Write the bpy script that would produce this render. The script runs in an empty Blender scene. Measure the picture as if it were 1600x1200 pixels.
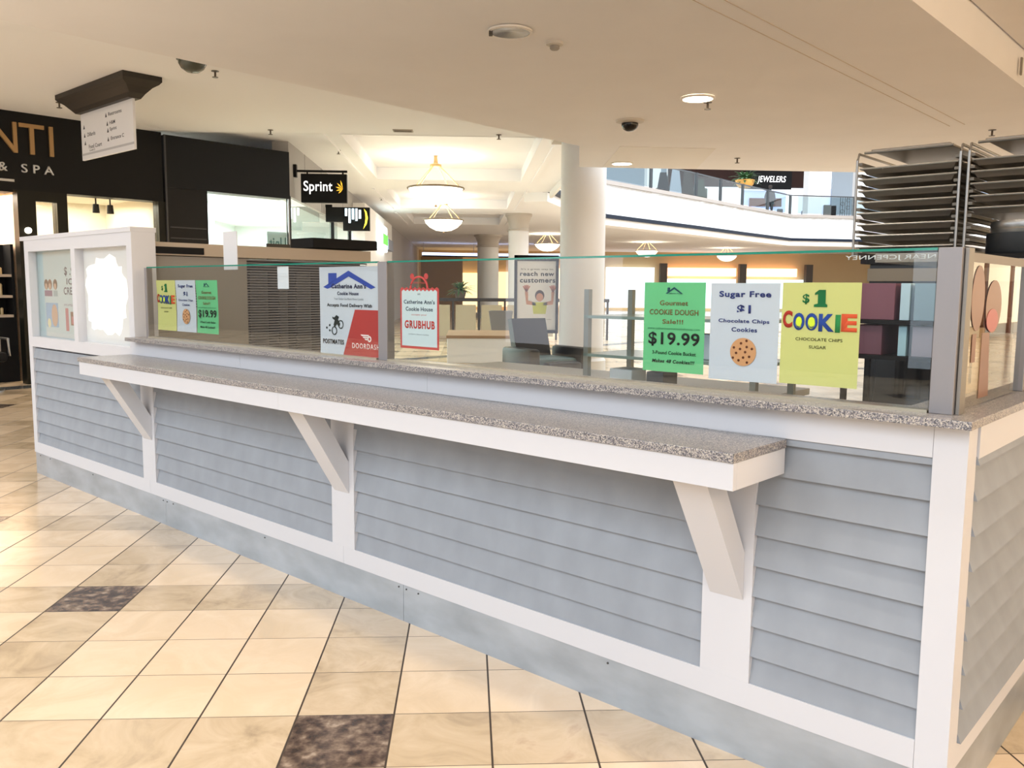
import bpy, bmesh, math, random
from mathutils import Vector, Matrix
random.seed(7)
PI = math.pi
S = bpy.context.scene
C = S.collection
# ------------------------------------------------------------------ camera
cd = bpy.data.cameras.new('camera'); cam = bpy.data.objects.new('camera', cd); C.objects.link(cam)
FW = Vector((0.05268963, 0.99244258, -0.11082202)); RT = Vector((0.99860906, -0.0521491, 0.00777245)); UP = Vector((-0.00193445, 0.11107741, 0.99380988))
mw = Matrix.Identity(4)
for i in range(3):
    mw[i][0] = RT[i]; mw[i][1] = UP[i]; mw[i][2] = -FW[i]
mw[2][3] = 1.5
cam.matrix_world = mw
cd.sensor_width = 36; cd.lens = 1335.32 / 1600 * 36; cd.clip_end = 300; cd.clip_start = .05
S.camera = cam
# ------------------------------------------------------------------ view, world, large lights
S.view_settings.view_transform = 'Standard'; S.view_settings.look = 'None'
S.view_settings.gamma = 1; S.view_settings.use_curve_mapping = False
S.view_settings.exposure = 1.3
w = bpy.data.worlds.new('world'); S.world = w; w.use_nodes = True
bg = w.node_tree.nodes['Background']; bg.inputs[0].default_value = (.88, .94, 1, 1); bg.inputs[1].default_value = 1.3

ANG = -0.7897; CX, CY = 1.309375, 2.135218
EX = Vector((math.cos(ANG), math.sin(ANG), 0)); EY = Vector((-math.sin(ANG), math.cos(ANG), 0))
def K(u, v, z=0.0):                       # kiosk frame (u along the front, v into the kiosk) to world
    return Vector((CX, CY, 0)) + EX * u + EY * v + Vector((0, 0, z))
SIDE = ANG + PI / 2                       # local x = +v, faces +u

def area(name, loc, target, sx, sy, power, col, spread=PI):
    l = bpy.data.lights.new(name, 'AREA'); l.shape = 'RECTANGLE'; l.size = sx; l.size_y = sy; l.energy = power; l.color = col; l.spread = spread
    o = bpy.data.objects.new(name, l); C.objects.link(o); o.location = loc
    o.rotation_euler = (Vector(target) - Vector(loc)).to_track_quat('-Z', 'Y').to_euler(); return o
area('assumed_skylight_behind', K(-3, -9.5, 9), K(-3, -5.5, 0), 14, 9, 360, (.77, .88, 1))  # assumed skylight, unseen behind the camera, added as cool front light
area('warm_fill_right', K(4.2, .6, 3.7), K(0, .9, .5), 2.5, 1.5, 75, (1, .74, .5))  # added fill lamp, no skylight: warms the kiosk side face
area('assumed_atrium_skylight', (14, 28, 13), (12, 33, 2), 14, 14, 520, (.82, .91, 1))  # assumed opening above the atrium, itself out of view
area('upper_floor_fill', (20, 50, 9.9), (20, 54, 5), 20, 6, 110, (.90, .95, 1))  # added lamp brightening the upper floor, its fixture unseen

# ------------------------------------------------------------------ materials
def s2l(c):
    if isinstance(c, str):
        c = [int(c[i:i + 2], 16) / 255 for i in (0, 2, 4)]
    return tuple(x / 12.92 if x <= .04045 else ((x + .055) / 1.055) ** 2.4 for x in c) + (1,)
MC = {}
def mat(name, col, rough=.5, metal=0, emit=None, es=1, spec=.5, noise=None, bump=None, coat=0):
    if name in MC: return MC[name]
    m = bpy.data.materials.new(name); m.use_nodes = True; nt = m.node_tree; b = nt.nodes['Principled BSDF']
    c = s2l(col)
    b.inputs['Base Color'].default_value = c; b.inputs['Roughness'].default_value = rough; b.inputs['Metallic'].default_value = metal
    b.inputs['Specular IOR Level'].default_value = spec; b.inputs['Coat Weight'].default_value = coat
    if emit: b.inputs['Emission Color'].default_value = s2l(emit); b.inputs['Emission Strength'].default_value = es
    tc = nt.nodes.new('ShaderNodeTexCoord')
    if noise:                               # (scale, amount, detail, stretch)
        sc, am = noise[0], noise[1]
        mp = nt.nodes.new('ShaderNodeMapping'); nt.links.new(tc.outputs['Object'], mp.inputs[0])
        if len(noise) > 3: mp.inputs['Scale'].default_value = noise[3]
        n = nt.nodes.new('ShaderNodeTexNoise'); n.inputs['Scale'].default_value = sc; n.inputs['Detail'].default_value = noise[2] if len(noise) > 2 else 3
        nt.links.new(mp.outputs[0], n.inputs['Vector'])
        r = nt.nodes.new('ShaderNodeMapRange'); r.inputs[1].default_value = .3; r.inputs[2].default_value = .7
        r.inputs[3].default_value = 1 - am; r.inputs[4].default_value = 1 + am
        nt.links.new(n.outputs['Fac'], r.inputs[0])
        mx = nt.nodes.new('ShaderNodeVectorMath'); mx.operation = 'SCALE'; mx.inputs[0].default_value = c[:3]
        nt.links.new(r.outputs[0], mx.inputs['Scale']); nt.links.new(mx.outputs[0], b.inputs['Base Color'])
    if bump:
        n2 = nt.nodes.new('ShaderNodeTexNoise'); n2.inputs['Scale'].default_value = bump[0]; nt.links.new(tc.outputs['Object'], n2.inputs['Vector'])
        bp = nt.nodes.new('ShaderNodeBump'); bp.inputs['Strength'].default_value = bump[1]; bp.inputs['Distance'].default_value = .01
        nt.links.new(n2.outputs['Fac'], bp.inputs['Height']); nt.links.new(bp.outputs[0], b.inputs['Normal'])
    MC[name] = m; return m
def ink(col): return mat('ink_' + col, col, .7, spec=.2)

def glass_mat(name, tint, trans=.9, ior=1.5, rough=0):
    m = bpy.data.materials.new(name); m.use_nodes = True; nt = m.node_tree; nt.nodes.clear()
    out = nt.nodes.new('ShaderNodeOutputMaterial'); mix = nt.nodes.new('ShaderNodeMixShader')
    fr0 = nt.nodes.new('ShaderNodeFresnel'); fr0.inputs[0].default_value = ior; ge = nt.nodes.new('ShaderNodeNewGeometry')
    iv = nt.nodes.new('ShaderNodeMath'); iv.operation = 'SUBTRACT'; iv.inputs[0].default_value = 1; nt.links.new(ge.outputs['Backfacing'], iv.inputs[1])
    fr = nt.nodes.new('ShaderNodeMath'); fr.operation = 'MULTIPLY'; nt.links.new(fr0.outputs[0], fr.inputs[0]); nt.links.new(iv.outputs[0], fr.inputs[1])
    # two faces of the sheet reflect: 2R / (1 + R)
    a1 = nt.nodes.new('ShaderNodeMath'); a1.operation = 'ADD'; a1.inputs[1].default_value = 1; nt.links.new(fr.outputs[0], a1.inputs[0])
    a2 = nt.nodes.new('ShaderNodeMath'); a2.operation = 'MULTIPLY'; a2.inputs[1].default_value = 2; nt.links.new(fr.outputs[0], a2.inputs[0])
    fr = nt.nodes.new('ShaderNodeMath'); fr.operation = 'DIVIDE'; nt.links.new(a2.outputs[0], fr.inputs[0]); nt.links.new(a1.outputs[0], fr.inputs[1])
    tr = nt.nodes.new('ShaderNodeBsdfTransparent'); tr.inputs[0].default_value = s2l(tint)
    gl = nt.nodes.new('ShaderNodeBsdfGlossy'); gl.inputs['Roughness'].default_value = rough
    nt.links.new(fr.outputs[0], mix.inputs[0]); nt.links.new(tr.outputs[0], mix.inputs[1]); nt.links.new(gl.outputs[0], mix.inputs[2]); nt.links.new(mix.outputs[0], out.inputs[0])
    return m

def granite_mat(name='granite'):
    m = bpy.data.materials.new(name); m.use_nodes = True; nt = m.node_tree; b = nt.nodes['Principled BSDF']
    tc = nt.nodes.new('ShaderNodeTexCoord')
    v = nt.nodes.new('ShaderNodeTexVoronoi'); v.inputs['Scale'].default_value = 340; nt.links.new(tc.outputs['Object'], v.inputs['Vector'])
    sp = nt.nodes.new('ShaderNodeSeparateColor'); nt.links.new(v.outputs['Color'], sp.inputs[0])
    cr = nt.nodes.new('ShaderNodeValToRGB'); cr.color_ramp.interpolation = 'CONSTANT'
    e = cr.color_ramp.elements; e[0].color = s2l('4e4e54'); e[1].position = .26; e[1].color = s2l('9f9993')
    for pos, c in ((.5, '7e7b80'), (.72, 'b6aea4'), (.88, '625e64')):
        k = e.new(pos); k.color = s2l(c)
    nt.links.new(sp.outputs[0], cr.inputs[0]); nt.links.new(cr.outputs[0], b.inputs['Base Color'])
    b.inputs['Roughness'].default_value = .28
    return m

def floor_mat():
    m = bpy.data.materials.new('floor_tiles'); m.use_nodes = True; nt = m.node_tree; b = nt.nodes['Principled BSDF']; N = nt.nodes; Lk = nt.links
    T, OX, OY = .338683, -.593536, 2.895439
    tc = N.new('ShaderNodeTexCoord'); sx = N.new('ShaderNodeSeparateXYZ'); Lk.new(tc.outputs['Object'], sx.inputs[0])
    def mth(op, a, bb=None, c=None):
        n = N.new('ShaderNodeMath'); n.operation = op
        for i, x in enumerate((a, bb, c)):
            if x is None: continue
            if isinstance(x, (int, float)): n.inputs[i].default_value = x
            else: Lk.new(x, n.inputs[i])
        return n.outputs[0]
    ax = mth('DIVIDE', mth('SUBTRACT', sx.outputs[0], OX), T); ay = mth('DIVIDE', mth('SUBTRACT', sx.outputs[1], OY), T)
    cx, cy = mth('FLOOR', ax), mth('FLOOR', ay); fx, fy = mth('FRACT', ax), mth('FRACT', ay)
    def edge(f): return mth('MINIMUM', f, mth('SUBTRACT', 1, f))
    d = mth('MINIMUM', edge(fx), edge(fy)); grout = mth('LESS_THAN', d, .005)
    gx = mth('LESS_THAN', edge(fx), .0105)
    grout = mth('MAXIMUM', grout, gx)
    # every fourth row and column is tan, their crossings dark
    mx_ = mth('LESS_THAN', mth('ABSOLUTE', mth('FLOORED_MODULO', cx, 4) if False else mth('SUBTRACT', mth('MULTIPLY', mth('FRACT', mth('ADD', mth('DIVIDE', cx, 4), .001)), 4), 0)), .5)
    my_ = mth('LESS_THAN', mth('ABSOLUTE', mth('MULTIPLY', mth('FRACT', mth('ADD', mth('DIVIDE', mth('ADD', cy, 1), 4), .001)), 4)), .5)
    tan = mth('MAXIMUM', mx_, my_)
    d8 = mth('LESS_THAN', mth('FRACT', mth('ADD', mth('DIVIDE', mth('ADD', mth('ADD', cx, cy), 1), 8), .001)), .1)
    dark = mth('MULTIPLY', mth('MULTIPLY', mx_, my_), d8)
    cv = N.new('ShaderNodeCombineXYZ'); Lk.new(cx, cv.inputs[0]); Lk.new(cy, cv.inputs[1])
    wn = N.new('ShaderNodeTexWhiteNoise'); wn.noise_dimensions = '2D'; Lk.new(cv.outputs[0], wn.inputs['Vector'])
    ns = N.new('ShaderNodeTexNoise'); ns.inputs['Scale'].default_value = 3.5; ns.inputs['Detail'].default_value = 7; ns.inputs['Roughness'].default_value = .62; ns.inputs['Distortion'].default_value = 1.2
    sc = N.new('ShaderNodeVectorMath'); sc.operation = 'ADD'; Lk.new(tc.outputs['Object'], sc.inputs[0]); 
    s2 = N.new('ShaderNodeVectorMath'); s2.operation = 'SCALE'; Lk.new(wn.outputs['Color'], s2.inputs[0]); s2.inputs['Scale'].default_value = 9
    Lk.new(s2.outputs[0], sc.inputs[1]); Lk.new(sc.outputs[0], ns.inputs['Vector'])
    def ramp(src, stops):
        r = N.new('ShaderNodeValToRGB'); e = r.color_ramp.elements
        e[0].position, e[0].color = stops[0][0], s2l(stops[0][1]); e[1].position, e[1].color = stops[-1][0], s2l(stops[-1][1])
        for q, c in stops[1:-1]:
            k = e.new(q); k.color = s2l(c)
        Lk.new(src, r.inputs[0]); return r.outputs[0]
    def mixc(f, a, bb):
        n = N.new('ShaderNodeMix'); n.data_type = 'RGBA'
        if isinstance(f, (int, float)): n.inputs[0].default_value = f
        else: Lk.new(f, n.inputs[0])
        for i, x in ((6, a), (7, bb)):
            if isinstance(x, str): n.inputs[i].default_value = s2l(x)
            else: Lk.new(x, n.inputs[i])
        return n.outputs[2]
    base = ramp(ns.outputs['Fac'], [(.25, 'dcc6a8'), (.42, 'dcc2a2'), (.6, 'e0c8aa'), (.75, 'ead1b0')])
    tanc = ramp(ns.outputs['Fac'], [(.25, 'a08b71'), (.45, 'bfa888'), (.62, 'cbb496'), (.8, 'b0967a')])
    base = mixc(mth('MULTIPLY', wn.outputs['Value'], .35), base, tanc)
    n3 = N.new('ShaderNodeTexNoise'); n3.inputs['Scale'].default_value = 24; n3.inputs['Detail'].default_value = 8; n3.inputs['Distortion'].default_value = .15; Lk.new(sc.outputs[0], n3.inputs['Vector'])
    dk = ramp(n3.outputs['Fac'], [(.35, '3a2e28'), (.48, '5a493e'), (.6, '7a6757'), (.72, 'a08d7a')])
    col = mixc(tan, base, tanc); col = mixc(dark, col, dk); col = mixc(grout, col, '3d2f22')
    Lk.new(col, b.inputs['Base Color'])
    rg = mth('ADD', mth('MULTIPLY', ns.outputs['Fac'], .10), .13); rg = mth('ADD', rg, mth('MULTIPLY', grout, .4)); Lk.new(rg, b.inputs['Roughness'])
    b.inputs['Specular IOR Level'].default_value = .55
    return m

def siding_mat():
    m = mat('siding_paint', '8b9097', .62, noise=(9, .07, 7, (1, 1, .6)))
    return m
M_white = mat('white_paint', 'c6c6ca', .42)
M_side = siding_mat()
M_kick = mat('galvanised_kick', 'aab3bd', .38, metal=.6, noise=(3.5, .16, 5, (1, 1, 2.4)))
M_gran = granite_mat()
M_alu = mat('brushed_aluminium', '8b888a', .42, metal=.55)
M_ceil = mat('ceiling_paint', 'f1eff0', .9, spec=.1, noise=(1.5, .015))
M_ceilL = mat('ceiling_paint_light', 'f6f6f8', .9, spec=.1)
M_wallw = mat('wall_white', 'eeecea', .85, spec=.2)
M_black = mat('black_fascia', '0b0b0d', .5, spec=.25)
M_blackm = mat('black_matt', '101012', .7, spec=.25)
M_glass = glass_mat('kiosk_glass', 'fafcfb', ior=1.5)
M_clear = glass_mat('shop_glass', 'eef4f4', ior=1.45)
M_gedge = mat('glass_green_edge', '1f7d6b', .12, spec=.8)
M_paper = mat('white_paper', 'c4cad6', .6)
M_steel = mat('steel', '9b9a98', .3, metal=.9)
M_gold = mat('gold_letters', 'a98658', .45, metal=.2)
M_floor = floor_mat()

# ------------------------------------------------------------------ mesh helpers
class B:
    def __init__(s): s.bm = bmesh.new()
    def box(s, x0, x1, y0, y1, z0, z1, bev=0):
        r = bmesh.ops.create_cube(s.bm, size=1)
        for v in r['verts']:
            v.co = Vector(((x0 + x1) / 2 + v.co.x * (x1 - x0), (y0 + y1) / 2 + v.co.y * (y1 - y0), (z0 + z1) / 2 + v.co.z * (z1 - z0)))
        if bev:
            es = list({e for v in r['verts'] for e in v.link_edges})
            bmesh.ops.bevel(s.bm, geom=es, offset=bev, segments=2, affect='EDGES', profile=.5)
        return s
    def prism(s, pts, a, b_, axis='z'):
        def mk(p, t):
            if axis == 'z': return Vector((p[0], p[1], t))
            if axis == 'y': return Vector((p[0], t, p[1]))
            return Vector((t, p[0], p[1]))
        lo = [s.bm.verts.new(mk(q, a)) for q in pts]; hi = [s.bm.verts.new(mk(q, b_)) for q in pts]
        n = len(pts)
        fs = [s.bm.faces.new(lo), s.bm.faces.new(hi)]
        for i in range(n): fs.append(s.bm.faces.new((lo[i], lo[(i + 1) % n], hi[(i + 1) % n], hi[i])))
        bmesh.ops.recalc_face_normals(s.bm, faces=fs); return s
    def loops(s, rings, caps=True, closed=False):
        vs = [[s.bm.verts.new(q) for q in r] for r in rings]; n = len(vs[0])
        fs = []
        rng = range(len(vs)) if closed else range(len(vs) - 1)
        for i in rng:
            A, Bq = vs[i], vs[(i + 1) % len(vs)]
            for j in range(n): fs.append(s.bm.faces.new((A[j], A[(j + 1) % n], Bq[(j + 1) % n], Bq[j])))
        if caps and not closed: fs.append(s.bm.faces.new(vs[0])); fs.append(s.bm.faces.new(vs[-1]))
        bmesh.ops.recalc_face_normals(s.bm, faces=fs); return s
    def tube(s, pts, r, n=8, closed=False):
        pts = [Vector(q) for q in pts]; rings = []
        for i, q in enumerate(pts):
            a = pts[i - 1] if (i > 0 or closed) else q; c = pts[(i + 1) % len(pts)] if (i < len(pts) - 1 or closed) else q
            t = (c - a).normalized(); ref = Vector((0, 0, 1)) if abs(t.z) < .9 else Vector((1, 0, 0))
            x = t.cross(ref).normalized(); y = t.cross(x)
            rr = r[i] if isinstance(r, (list, tuple)) else r
            rings.append([q + (x * math.cos(2 * PI * k / n) + y * math.sin(2 * PI * k / n)) * rr for k in range(n)])
        return s.loops(rings, True, closed)
    def lathe(s, prof, n=32, cx=0, cy=0):
        rings = [[Vector((cx + r * math.cos(2 * PI * k / n), cy + r * math.sin(2 * PI * k / n), z)) for k in range(n)] for r, z in prof]
        return s.loops(rings)
    def build(s, name, m, parent=None, smooth=False, loc=None, rz=0):
        me = bpy.data.meshes.new(name); s.bm.to_mesh(me); s.bm.free(); me.materials.append(m)
        if smooth:
            for f in me.polygons: f.use_smooth = True
            try: me.set_sharp_from_angle(angle=math.radians(38))
            except Exception: pass
        o = bpy.data.objects.new(name, me); C.objects.link(o)
        if parent: o.parent = parent
        if loc is not None: o.location = loc
        if rz: o.rotation_euler = (0, 0, rz)
        return o
def box(x0, x1, y0, y1, z0, z1, bev=0): return B().box(x0, x1, y0, y1, z0, z1, bev)
def tag(o, label, cat, group=None, kind=None):
    o['label'] = label; o['category'] = cat
    if group: o['group'] = group
    if kind: o['kind'] = kind
    return o
def thing(name, label, cat, loc=(0, 0, 0), rz=0, group=None):
    o = bpy.data.objects.new(name, None); o.empty_display_size = .1; C.objects.link(o); o.location = loc; o.rotation_euler = (0, 0, rz)
    return tag(o, label, cat, group)
def struct(name, b, m, loc=None, rz=0, parent=None, label=None, smooth=False):
    o = b.build(name, m, parent, smooth, loc, rz)
    if not parent: o['kind'] = 'structure'
    if label: o['label'] = label
    return o
def dup(root, loc, rz=0, label=None, group=None):
    def cp(o, par):
        c = o.copy(); C.objects.link(c); c.parent = par
        for ch in list(o.children): cp(ch, c)
        return c
    kids = list(root.children); r = root.copy(); C.objects.link(r); r.location = loc; r.rotation_euler = (0, 0, rz)
    for ch in kids: cp(ch, r)
    if label: r['label'] = label
    if group: r['group'] = group
    return r
FONTC = {}
def glyphs(t, bold=0.0, shear=0.0, sp=1.0):
    key = (t, bold, shear, sp)
    if key in FONTC: return FONTC[key].copy()
    cu = bpy.data.curves.new('txt', 'FONT'); cu.body = t; cu.size = 1; cu.offset = bold; cu.shear = shear; cu.space_character = sp * (1 + 4 * bold); cu.resolution_u = 4
    o = bpy.data.objects.new('txt', cu); C.objects.link(o); bpy.context.view_layer.update()
    me = bpy.data.meshes.new_from_object(o.evaluated_get(bpy.context.evaluated_depsgraph_get()))
    bpy.data.objects.remove(o); bpy.data.curves.remove(cu); FONTC[key] = me; return me.copy()
def text(t, x0, x1, z0, z1, m, parent=None, y=-.0015, name='lettering', bold=.0, shear=0, sp=1.0, thick=.0003, mirror=False, wave=None):
    """fit the glyph outline of t to the box x0..x1, z0..z1 standing in the local XZ plane, facing -y"""
    me = glyphs(t, bold, shear, sp)
    if not me.vertices: return None
    xs = [v.co.x for v in me.vertices]; ys = [v.co.y for v in me.vertices]
    a, b_ = min(xs), max(xs); c, d = min(ys), max(ys)
    for v in me.vertices:
        fx = (v.co.x - a) / (b_ - a); fz = (v.co.y - c) / max(d - c, 1e-6)
        if mirror: fx = 1 - fx
        v.co = Vector((x0 + fx * (x1 - x0), y, z0 + fz * (z1 - z0) + (wave(fx) if wave else 0)))
    bm = bmesh.new(); bm.from_mesh(me)
    r = bmesh.ops.extrude_face_region(bm, geom=list(bm.faces))
    for g in r['geom']:
        if isinstance(g, bmesh.types.BMVert): g.co.y -= thick
    bmesh.ops.recalc_face_normals(bm, faces=bm.faces)
    bm.to_mesh(me); bm.free(); me.materials.clear(); me.materials.append(m)
    o = bpy.data.objects.new(name, me); C.objects.link(o)
    if parent: o.parent = parent
    return o
def flat(pts, m, parent, name, y=-.0012, th=.0008):      # printed shape in the XZ plane
    return B().prism(pts, y - th, y, 'y').build(name, m, parent)
def disc(cx, cz, r, m, parent, name, y=-.0012, n=28, rz=None):
    return flat([(cx + r * math.cos(2 * PI * k / n), cz + (rz or r) * math.sin(2 * PI * k / n)) for k in range(n)], m, parent, name, y)

# ------------------------------------------------------------------ floor and ceilings
struct('floor', box(-45, 45, -25, 85, -.1, 0), M_floor)
def poly(pts, z0, z1): return B().prism([(q[0], q[1]) for q in pts], z0, z1)
Z1, Z2, Z3 = 3.5, 4.03, 4.2
struct('ceiling', poly([K(-16.5, -3.2), K(-6, -3.2), (2.3, 12.2), (2.3, 14.7), (-4.78, 14.7)] + [K(-13.55, 4.28), K(-16.5, 4.28)][0:1] + [K(-16.5, 2)], Z2, Z2 + .12), M_ceilL)
struct('trim_1', poly([K(-6.78, -3.2), (1.57, 12.23), (1.84, 14.31), (11.65, 14.55), K(-1.5, -3.2)], Z1, Z2 + .1), M_ceil, label='lowered ceiling bulkhead over the kiosk')
struct('ceiling_right', poly([K(-1.5, -3.2), K(-1.5, 32), K(9, 32), K(9, -3.2)], 3.825, 4.0), M_ceil)
# hallway ceiling with three recessed coffers
cof = [(15.3, 22), (24.3, 29.6), (31.8, 37)]
b = B(); CXa, CXb = -2.25, 1.35
b.box(-45, CXa, 14.7, 80, Z3, Z3 + .1); b.box(CXb, 2.35, 14.7, 80, Z3, Z3 + .1)
ys = [14.7] + [q for c in cof for q in c] + [80]
for i in range(0, len(ys), 2): b.box(CXa, CXb, ys[i], ys[i + 1], Z3, Z3 + .1)
b.prism([(2.35, 24.3), (5.2, 32.6), (17.45, 45.94), (21.24, 46.48), (44, 47.5), (44, 80), (2.35, 80)], Z3, Z3 + .1)
struct('ceiling_hall', b, M_ceilL)
b = B()
for y0, y1 in cof:                                          # coffer sides and tops
    b.box(CXa - .06, CXa - .01, y0, y1, Z3 + .1, 4.6); b.box(CXb + .01, CXb + .06, y0, y1, Z3 + .1, 4.6); b.box(CXa - .06, CXb + .06, y0 - .06, y0 - .01, Z3 + .1, 4.6)
    b.box(CXa - .06, CXb + .06, y1 + .01, y1 + .06, Z3 + .1, 4.6); b.box(CXa - .05, CXb + .05, y0, y1, 4.5, 4.6)
    b.box(CXa - .35, CXa - .27, y0 - .3, y1 + .3, Z3 - .03, Z3); b.box(CXb + .27, CXb + .35, y0 - .3, y1 + .3, Z3 - .03, Z3)
struct('trim_2', b, M_ceilL, label='recessed coffers in the hall ceiling')
struct('trim_3', poly([(-6, 14.68), (2.35, 14.68), (2.35, 14.75), (-6, 14.75)], Z2, Z3 + .1), M_ceilL)
struct('trim_4', box(2.3, 2.38, 14.7, 24.3, Z2, 5.5), M_wallw)
# seams and access hatch on the bulkhead
b = B()
for u in (-2.645, -2.48): b.box(u - .003, u + .003, 1.5, 9, Z1 - .004, Z1 + .01)
struct('trim_6', b, mat('seam', 'c9bdb0', .9), K(0, 0), ANG, label='fine seams along the bulkhead')
tag(poly([(2.14, 12.2), (3.52, 12.26), (3.79, 14.28), (2.22, 14.25)], Z1 - .006, Z1 + .01).build('access_hatch', mat('hatch_paint', 'ece8e4', .8)), 'pale flat access panel in the ceiling beside the white column', 'hatch')
for k, (x0, y0, x1, y1) in enumerate([(1.2, 11.2, 1.62, 13.2), (1.5, 11.2, 1.9, 13.4)]):
    pass

# ------------------------------------------------------------------ kiosk counter
kio = thing('kiosk_counter', 'long grey-sided mall kiosk counter with white trim and steel kick plate', 'counter', K(0, 0), ANG)
LU = -6.775; ZK, ZT, ZG = .172, .257, 1.173
posts = [(-4.837, -4.662), (-2.792, -2.617), (-.762, -.588)]
# kick plates, front in three lengths, one on the side
for a, c in ((LU + .01, -4.551), (-4.549, -2.268), (-2.266, -.006)):
    k = box(a, c, .004, .02, 0, ZK).build('kick_plate', M_kick, kio)
    for x in (a + .02 if a > -6 else a + .3, a + .10, c - .03, (a + c) / 2):
        B().tube([(x, .005, ZK - .018), (x, .001, ZK - .018)], .004, 8).build('screw', mat('screw_dark', '4d4d50', .4, .6), k)
box(-.02, -.004, .02, 2.6, 0, ZK).build('kick_plate', M_kick, kio)
def slats(b, lo, hi, x0, x1, axis='y', base=0.0, lip=.003, back=.024, start=1.037, pitch=.0985):
    z = start; edges = [hi]
    while z > lo:
        if z < hi: edges.append(z)
        z -= pitch
    edges.append(lo - .01)
    top = hi
    for i in range(len(edges) - 1):
        zt, zb = edges[i], edges[i + 1]
        full = pitch
        yb = lip; yt = lip + (back - lip) * (zt - zb) / full
        if axis == 'y': b.prism([(yt, zt), (yb, zb), (.045, zb), (.045, zt)], x0, x1, 'x')
        else: b.prism([(-yt + base, zt), (-yb + base, zb), (-.05 + base, zb), (-.05 + base, zt)], x0, x1, 'y')
spans = [(LU + .073, posts[0][0]), (posts[0][1], posts[1][0]), (posts[1][1], posts[2][0]), (posts[2][1], -.085)]
for i, (a, c) in enumerate(spans):
    b = B(); slats(b, ZT, 1.006 if i == 0 else 1.06, a - .005, c + .005, start=1.037 if i else .929)
    b.build('siding_panel', M_side, kio)
b = B(); slats(b, ZT, 1.06, .085, 2.6, 'x', base=.010, lip=.0, back=.036, start=1.037)
b.build('siding_panel', M_side, kio)
M_w2 = M_white
for a, c in posts: box(a, c, 0, .05, ZT, 1.06).build('trim_post', M_w2, kio)
box(LU, LU + .073, 0, .157, ZK, 1.02).build('trim_post', M_w2, kio)
box(-.0855, 0, 0, .083, ZK, 1.15).build('corner_post', M_w2, kio)
for a, c in ((LU + .073, -4.75), (-4.7485, -2.705), (-2.7035, -.0865)): box(a, c, 0, .05, ZK, ZT, .0008).build('bottom_rail', M_w2, kio)
for a, c in ((-4.885, -3.61), (-3.609, -2.1), (-2.099, -.0865)): box(a, c, 0, .05, 1.058, 1.15, .0008).build('top_rail', M_w2, kio)
box(-.045, -.001, .085, 2.6, ZK, ZT).build('bottom_rail', M_w2, kio)
box(-.045, .006, .087, 2.6, 1.055, 1.15).build('top_rail', M_w2, kio)
box(LU + .03, -.06, .06, .09, .02, 1.14).build('inner_panel', mat('inner_white', 'd8d8da', .5), kio)
box(-.09, -.065, .09, 2.58, .02, 1.14).build('inner_panel', mat('inner_white', 'd8d8da', .5), kio)
# granite ledge
led = thing('granite_ledge', 'speckled grey granite top running round the kiosk under the glass', 'countertop', K(0, 0, 1.15), ANG)
box(-4.885, .02, -.065, .16, 0, .023, .002).build('front_slab', M_gran, led)
box(-.20, .02, .161, 2.62, 0, .023, .002).build('side_slab', M_gran, led)
# dining shelf
shf = thing('counter_shelf', 'granite-topped white ledge shelf projecting from the kiosk front on diagonal braces', 'shelf', K(0, 0, 0), ANG)
box(-4.955, -.495, -.333, -.001, 1.031, 1.058, .002).build('shelf_top', M_gran, shf)
box(-4.945, -2.73, -.3255, -.305, .952, 1.030, .001).build('front_apron', M_w2, shf)
box(-2.7295, -.498, -.3255, -.305, .952, 1.030, .001).build('front_apron', M_w2, shf)
box(-.52, -.498, -.3045, -.04, .952, 1.030, .001).build('end_apron', M_w2, shf)
box(-4.945, -4.923, -.3045, -.001, .952, 1.030, .001).build('end_apron', M_w2, shf)
box(-4.92, -.522, -.30, -.002, .99, 1.030).build('underframe', M_w2, shf)
for c in (-4.755, -2.712, -.675):
    B().prism([(-.285, .99), (-.001, .525), (-.001, .68), (-.185, .99)], c - .058, c + .058, 'x').build('brace', M_w2, shf)
    box(-.525 if c > -1 else c - .05, -.499 if c > -1 else c + .05, -.04, -.001, .952, 1.03).build('cleat', M_w2, shf) if c > -1 else None

# window wall at the left end of the kiosk
ww = thing('window_wall', 'white framed wall with two panes at the far left end of the kiosk', 'partition', K(0, 0, 1.02), ANG)
z = -1.02
b = B()
o1 = (-6.69, -5.862); o2 = (-5.79, -4.957); zb, zt = 1.10, 1.756
b.box(LU, -4.882, 0, .157, 1.021 + z, zb + z); b.box(LU, -4.882, 0, .157, zt + z, 1.842 + z)
for a, c in ((LU, o1[0]), (o1[1], o2[0]), (o2[1], -4.882)): b.box(a, c, 0, .157, zb + z, zt + z)
b.build('frame', M_w2, ww)
box(-6.85, -4.882, -.004, .165, 1.842 + z, 1.873 + z, .001).build('cap', M_w2, ww)
M_board = mat('menu_board', 'ccd5d8', .5)
box(o1[0], o1[1], .064, .09, zb + z, zt + z).build('backing_board', M_board, ww)
box(o1[0], o1[1], .052, .056, zb + z, zt + z).build('pane', M_clear, ww)
box(o2[0], o2[1], .060, .075, zb + z, zt + z).build('pane', mat('frosted_pane', 'd4d6d4', .25), ww)['label'] = 'off-white frosted pane'
# white smear painted on the right pane
blob = []
for k in range(44):
    a = 2 * PI * k / 44; rr = 1 + .06 * math.sin(5 * a + 1) + .045 * math.sin(11 * a) + .04 * math.sin(17 * a + 2)
    ca, sa = math.cos(a), math.sin(a)
    blob.append((-5.44 + .325 * rr * abs(ca) ** .72 * (1 if ca > 0 else -1), 1.43 + .262 * rr * abs(sa) ** .72 * (1 if sa > 0 else -1) + z))
flat(blob, mat('white_smear', 'ffffff', .5), ww, 'white_smear', .0598)
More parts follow.
